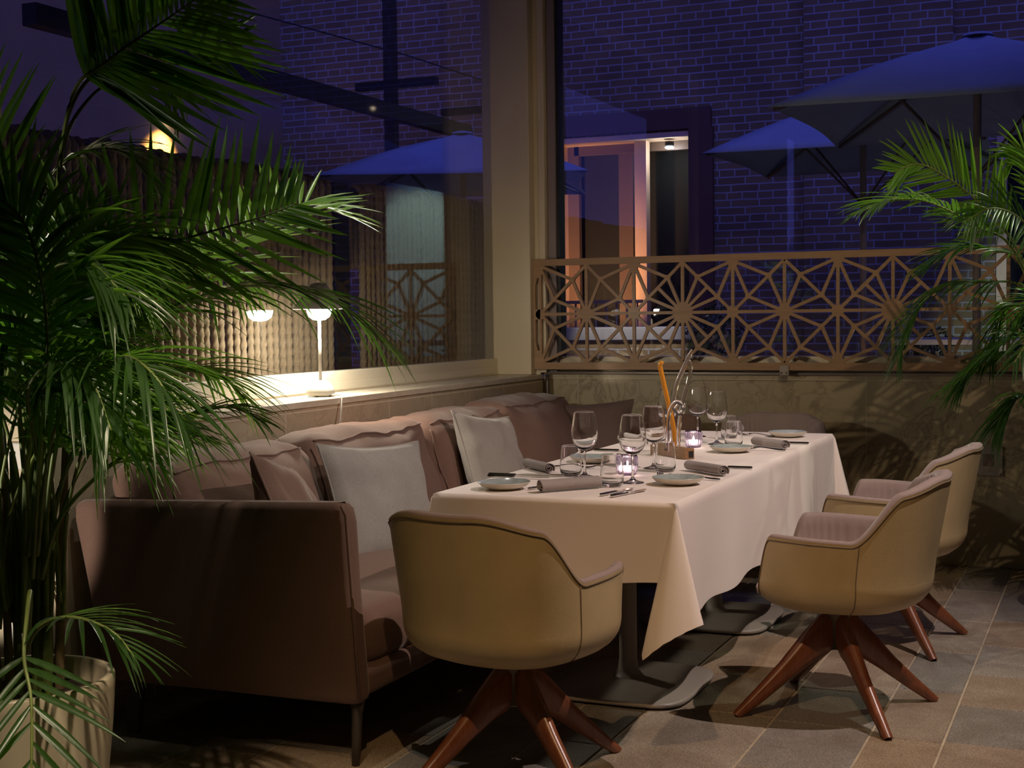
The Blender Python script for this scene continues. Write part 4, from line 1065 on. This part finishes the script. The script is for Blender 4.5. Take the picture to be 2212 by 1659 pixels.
make_palm('potted_palm', 'tall potted areca palm in cream pot at left, before the sofa arm', PB, 0.232, 0.423, left, canesL, 1)
right = []
def RF(key, nl=36, ll=0.30, lw=0.020, fac=CAM, dr=0.2, mt='leafdark', st=0.3, upb=0.2): right.append((FC[key], nl, ll, lw, fac, dr, mt, st, upb))
RF('R1', 34, 0.30, 0.020, (0.45, -0.85, 0.1), 0.05, 'leaflight', 0.30, 0.1)
RF('R2', 36, 0.27, 0.018, UPV, 0.30, 'leafdark', 0.35)
RF('R3', 34, 0.28, 0.015, UPV, 0.5, 'leafdark', 0.3)
RF('R4', 34, 0.26, 0.018, UPV, 0.3, 'leafdark', 0.35)
RF('R5', 34, 0.24, 0.016, UPV, 0.5, 'leafdark', 0.35)
RF('R6', 28, 0.24, 0.018, UPV, 0.6, 'leafdark', 0.35)
RF('R7', 28, 0.24, 0.015, (0.4, -0.7, 0.6), 0.4, 'leafdark', 0.35)
RF('R8', 26, 0.20, 0.014, UPV, 0.6, 'leafdark', 0.35)
RF('R9', 30, 0.22, 0.016, CAM, 0.2, 'leaflight', 0.35)
for k in range(8):
    az = math.radians(k*45+10); H1 = rnd.uniform(0.9, 1.3); reach = rnd.uniform(0.4, 0.65); b = (-0.1, 6.22)
    ctrl = [(b[0], b[1], 0.6), (b[0]+0.12*reach*math.cos(az), b[1]+0.12*reach*math.sin(az), 0.6+0.35*H1),
            (b[0]+0.45*reach*math.cos(az), b[1]+0.45*reach*math.sin(az), 0.42+0.72*H1), (b[0]+reach*math.cos(az), b[1]+reach*math.sin(az), 0.42+0.6*H1-0.2*reach)]
    right.append((ctrl, 30, 0.26, 0.018, UPV, 0.4, 'leafdark', 0.3, 0.2))
canesR = [(0.07*math.cos(k), 0.07*math.sin(k), 0.5+0.05*k, 0.012, 0.02*math.cos(k), 0.02*math.sin(k), 'stem') for k in range(7)]
make_palm('potted_palm', 'areca palm reaching in from the right edge before the lattice screen', (-0.1, 6.22), 0.2, 0.40, right, canesR, 2)

# ------------------------------------------------------------------ outside: rope screen
def make_ropes():
    x = -3.55; zt = 1.935
    t = thing('rope_screen', 'screen of hanging jute ropes outside the left window', 'rope screen', (x, 5.9, 0))
    R_ = 0.0185; n = 12; zs = [0.75+(zt-0.75)*i/280 for i in range(281)]
    rows = []
    def ring(c, tx, ph):
        tx = tx.normalized(); a = Vector((0, 1, 0)); b = tx.cross(a).normalized()
        return [c+(a*math.cos(2*PI*j/n)+b*math.sin(2*PI*j/n))*R_*(0.72+0.30*abs(math.sin(1.5*(2*PI*j/n)-ph))) for j in range(n)]
    path = []
    for z in zs: path.append((Vector((x+0.035, 0, z)), Vector((0, 0, 1))))
    for i in range(1, 15):
        a = PI*i/15; path.append((Vector((x+0.035*math.cos(a), 0, zt+0.035*math.sin(a))), Vector((-math.sin(a), 0, math.cos(a)))))
    for i in range(20): path.append((Vector((x-0.035, 0, zt-0.02*i)), Vector((0, 0, -1))))
    for i, (c, d) in enumerate(path): rows.append(ring(c-Vector((x, 0, 0)), d, i*0.27 if i < 281 else 75.9+(i-281)*0.5))
    proto = build('rope', MB().grid(rows, True), 'rope', t)
    ys = []; y = 3.2
    while y < 7.98:
        if not (5.86 < y < 6.10): ys.append(y)
        y += 0.051+random.uniform(-0.002, 0.005)
    for i, y in enumerate(ys[:100]):
        o = proto if i == 0 else proto.copy()
        if i: C.objects.link(o); o.parent = t
        o.location = (0, y-5.9, random.uniform(-0.012, 0.012)); o.rotation_euler = (random.uniform(-0.006, 0.006), 0, 0)
    build('top_rail', MB().tube([(x, 3.1, zt), (x, 8.0, zt)], 0.012, 10), 'blacksteel', t, True)
    build('bottom_rail', MB().box(x-0.03, x+0.03, 3.1, 8.0, 0.45, 0.53), 'blacksteel', t, True)
    for y in (3.05, 5.98, 8.0):
        w = 0.07 if y == 5.98 else 0.02
        build('post', MB().box(x-0.05, x+0.02, y-w, y+w, 0.0, zt+0.03), 'blacksteel', t, True)
make_ropes()

# ------------------------------------------------------------------ outside: terrace and facades
struct('terrace_ground', MB().box(-15, 9, 7.62, 14.9, -0.2, -0.02).box(-15, -3.45, -2, 7.62, -0.2, -0.02), 'paving')
BY = 13.0
dx0, dx1, dz1 = -5.28, -3.79, 3.055
bw = MB(); bw.box(-8.4, dx0, BY, BY+0.6, 0, 9); bw.box(dx1, -2.67, BY, BY+0.6, 0, 9); bw.box(dx0, dx1, BY, BY+0.6, dz1, 9)
bw.box(-2.67, -1.35, BY-0.10, BY+0.6, 0, 9); bw.box(-1.35, -0.98, BY, BY+0.6, 0, 9); bw.box(-0.98, 0.3, BY, BY+0.6, 3.3, 9); bw.box(0.3, 9, BY, BY+0.6, 0, 9)
struct('wall_facade', bw, 'brick')
struct('terrace_sky_block', MB().box(5.5, 6.0, 7.7, BY, -0.02, 9), 'plaster')  # unseen wall added to block sky light under the parasols
struct('wall_wing', MB().box(-14, -8.4, -4, BY+0.6, 0, 11), 'plaster')
d1 = struct('door_1', MB().box(dx0, dx1, BY+0.55, BY+0.58, 0, dz1), 'dark')
struct('door_surround', MB().box(dx0-0.1, dx1+0.22, BY-0.05, BY-0.002, dz1+0.02, dz1+0.22).box(dx1+0.0, dx1+0.24, BY-0.05, BY-0.002, 0, dz1+0.02), 'fascia', d1)
struct('door_reveal', MB().box(dx0, dx0+0.13, BY-0.03, BY+0.5, 0, dz1).box(dx0+0.13, dx1, BY-0.03, BY+0.5, dz1-0.05, dz1), 'reveal', d1)
struct('door_post', MB().box(-4.385, -4.265, BY+0.1, BY+0.22, 0, dz1-0.05), 'reveal', d1)
struct('door_frame', MB().box(dx0+0.13, dx0+0.25, BY+0.25, BY+0.32, 0, dz1-0.05).box(-4.62, -4.47, BY+0.3, BY+0.36, 0, dz1-0.05).box(dx0+0.2, dx1, BY+0.25, BY+0.32, dz1-0.14, dz1-0.05), 'darkwood', d1)
d2 = struct('door_2', MB().box(-0.98, 0.3, BY+0.4, BY+0.43, 0, 3.3), 'dark')
struct('door_reveal', MB().box(-0.985, -0.90, BY-0.03, BY+0.1, 0, 3.3), 'reveal', d2)
# lamps outside
dl = thing('door_lamp', 'white lit ceiling lamp inside the orange doorway', 'lamp', (-4.05, BY-0.25, 2.96))
build('lamp_body', MB().lathe([(0, 0.0), (0.035, 0.0), (0.045, 0.02), (0.045, 0.05), (0, 0.06)], (-4.03, BY+0.12, 2.93), 20), 'blacksteel', dl, True)
build('lamp_glass', MB().lathe([(0, -0.012), (0.035, -0.010), (0.045, 0.0), (0.04, 0.004), (0, 0.004)], (-4.03, BY+0.12, 2.925), 20), 'bulb', dl, True)
lamp('door_lamp_light', 'POINT', (-4.03, BY+0.12, 2.88), 3, (0.9, 0.95, 1.0), None, 0.03)
lamp('doorway_warm_light', 'SPOT', (-4.72, 11.85, 0.35), 420, (1.0, 0.50, 0.20), (-4.80, 13.1, 1.7), 0.06, 44, 0.8)
wl = thing('wall_lamp', 'small lit wall lamp washing the plaster beyond the rope screen', 'lamp', (-8.38, 10.93, 3.2))
build('lamp_body', MB().lathe([(0, 0.0), (0.05, 0.0), (0.05, 0.06), (0, 0.07)], (-8.3, 10.95, 3.22), 20), 'blacksteel', wl, True)
build('lamp_glass', MB().lathe([(0, -0.02), (0.04, -0.015), (0.05, -0.001), (0, 0.0)], (-8.3, 10.95, 3.22), 20), 'bulbwarm', wl, True)
build('arm', MB().box(-8.4, -8.3, 10.94, 10.96, 3.24, 3.27), 'blacksteel', wl, True)
lamp('wall_lamp_light', 'SPOT', (-8.15, 10.93, 3.2), 160, (1.0, 0.60, 0.20), (-8.42, 10.85, 2.75), 0.03, 80, 0.8)

# parasols
def parasol(label, c, half, rz, zr, za, ground=-0.02):
    t = thing('parasol', label, 'parasol', (c[0], c[1], ground), rz, 'square terrace parasols')
    h = half; n = 12; z0 = zr-ground; z1 = za-ground
    mb = MB()
    cs = [(-h, -h), (h, -h), (h, h), (-h, h)]
    for k in range(4):
        a, b = Vector(cs[k]), Vector(cs[(k+1) % 4]); rows = []
        for j in range(9):
            q = j/8; row = []
            for i in range(n+1):
                u = i/n; p = a.lerp(b, u); sag = 1-0.055*math.sin(PI*u)*q
                pt_ = p*sag*q if q > 0.03 else p*0.03
                z = z1+(z0-z1)*q + 0.05*math.sin(PI*q)*0.6 - 0.03*math.sin(PI*u)*math.sin(PI*q)
                row.append((pt_.x, pt_.y, z))
            rows.append(row)
        mb.grid(rows)
    o = build('canopy', mb, 'canvas', t)
    md = o.modifiers.new('thickness', 'SOLIDIFY'); md.thickness = 0.006
    build('pole', MB().tube([(0, 0, 0.04), (0, 0, z1+0.02)], 0.024, 14), 'polewood', t)
    build('finial', MB().lathe([(0.09, 0.0), (0.08, 0.015), (0.0, 0.03)], (0, 0, z1-0.005), 20), 'canvas', t)
    for k in range(4):
        c_ = cs[k]; build('rib', MB().tube([(0, 0, z1-0.06), (c_[0]*0.97, c_[1]*0.97, z0-0.012)], 0.012, 8), 'darkwood', t)
        build('strut', MB().tube([(0, 0, z0-0.35), (c_[0]*0.5, c_[1]*0.5, (z1+z0)/2-0.03)], 0.009, 8), 'darkwood', t)
    build('base', MB().box(-0.3, 0.3, -0.3, 0.3, 0.0, 0.06, 0.01), 'greymetal', t)
    return t
parasol('blue grey parasol at the upper right, largest and nearest', (-0.77, 8.70), 1.02, 0, 2.44, 2.92)
parasol('blue grey parasol farther back, partly behind the upper right one', (-1.77, 10.72), 0.98, 0, 2.45, 2.93)
parasol('blue grey parasol seen through the left window above the ropes', (-4.95, 10.35), 1.02, math.radians(21), 2.38, 2.80)

# dark bars built outside in place of ceiling beams reflected in the pane
pg = thing('reflected_beams', 'dark bars added outside the left window as reflected ceiling beams', 'reflected_beams', (-5.75, 9.5, 0))
build('beam', MB().box(-5.55, -5.45, 6.0, 11.6, 2.93, 3.05), 'blacksteel', pg, True)
build('post', MB().box(-6.31, -6.21, 11.5, 11.6, -0.02, 4.9), 'blacksteel', pg, True)
for y in (9.5, 11.0): build('cross_arm', MB().box(-5.45, -4.75, y-0.03, y+0.03, 3.06, 3.12), 'blacksteel', pg, True)
build('wire', MB().tube([(-5.5, 6.5, 3.35), (-5.0, 9.5, 3.30), (-4.6, 11.8, 3.18)], 0.006, 6), 'blacksteel', pg, True)

# terrace furniture seen through the lattice
pw = thing('planter_wall', 'low brick planter with pale coping below the doorway', 'planter', (-3.85, 11.2, 0))
build('planter_bricks', MB().box(-4.6, -3.25, 11.05, 11.45, -0.02, 1.08), 'brick', pw, True)
build('coping', MB().box(-4.64, -3.21, 11.01, 11.49, 1.08, 1.19, 0.01), 'coping', pw, True)
rl = thing('balustrade', 'thin painted railing with upright bars below the doorway', 'railing', (-4.1, 12.0, 0))
build('handrail', MB().box(-4.85, -3.95, 11.98, 12.02, 1.40, 1.43), 'rail', rl, True)
for i in range(9): build('baluster', MB().tube([(-4.8+i*0.1, 12, -0.02), (-4.8+i*0.1, 12, 1.41)], 0.010, 8), 'rail', rl, True)
def shrub(label, c, r, seed):
    rn = random.Random(seed); t = thing('shrub', label, 'shrub', (c[0], c[1], -0.02), 0, 'terrace shrubs')
    mb = MB()
    for i in range(420):
        d = Vector((rn.gauss(0, 1), rn.gauss(0, 1), rn.gauss(0, 1))).normalized()*r*rn.uniform(0.55, 1.0)
        p = Vector((c[0], c[1], c[2]))+d; a = Vector((rn.gauss(0, 1), rn.gauss(0, 1), rn.gauss(0, 1))).normalized(); b = a.cross(d).normalized()
        s_ = r*0.11; mb.add([p-a*s_, p+b*s_*0.5, p+a*s_, p-b*s_*0.5], [(0, 1, 2, 3)], False)
    build('foliage', mb, 'foliage', t, True)
    build('stem', MB().tube([(c[0], c[1], 0.3), (c[0], c[1], c[2])], 0.02, 8), 'trunk', t, True)
    build('pot', MB().lathe([(0, 0), (r*0.5, 0), (r*0.7, 0.4), (r*0.62, 0.4), (0, 0.38)], (c[0], c[1], -0.02), 20), 'blacksteel', t, True)
shrub('round dark shrub seen through the middle of the lattice', (-2.98, 10.9, 1.12), 0.26, 3)
shrub('small shrub seen through the right part of the lattice', (-1.28, 10.9, 1.02), 0.18, 5)
tt = thing('terrace_table', 'pale topped terrace table seen through the right part of the lattice', 'table', (-0.9, 10.2, -0.02))
build('tabletop', MB().box(-1.42, 0.0, 9.9, 10.6, 1.06, 1.10, 0.008), 'bluetop', tt, True)
for x in (-1.35, -0.07):
    for y in (9.97, 10.53): build('leg', MB().box(x-0.02, x+0.02, y-0.02, y+0.02, -0.02, 1.06), 'blacksteel', tt, True)
tag(build('lit_panel', MB().box(-0.62, 0.05, 12.0, 12.03, -0.02, 2.75), 'opal'), 'pale lit curtain added on the terrace for its reflection in the left window', 'panel')  # added out of view so the glass reflects a pale glow
lamp('panel_fill', 'SPOT', (-0.4, 10.9, 3.0), 110, (0.8, 1.0, 0.85), (-0.3, 12.1, 1.6), 0.1, 60, 0.5)  # added spot that brightens the panel for its reflection
lamp('terrace_warm_fill', 'POINT', (-1.0, 9.55, 0.9), 2, (1.0, 0.66, 0.40), None, 0.01)  # fill added to warm the parasol poles and undersides
lamp('planter_fill', 'SPOT', (-3.7, 9.9, 2.2), 70, (1.0, 0.9, 0.8), (-3.75, 11.1, 1.1), 0.05, 40, 0.6)  # fill added to brighten the planter and balustrade
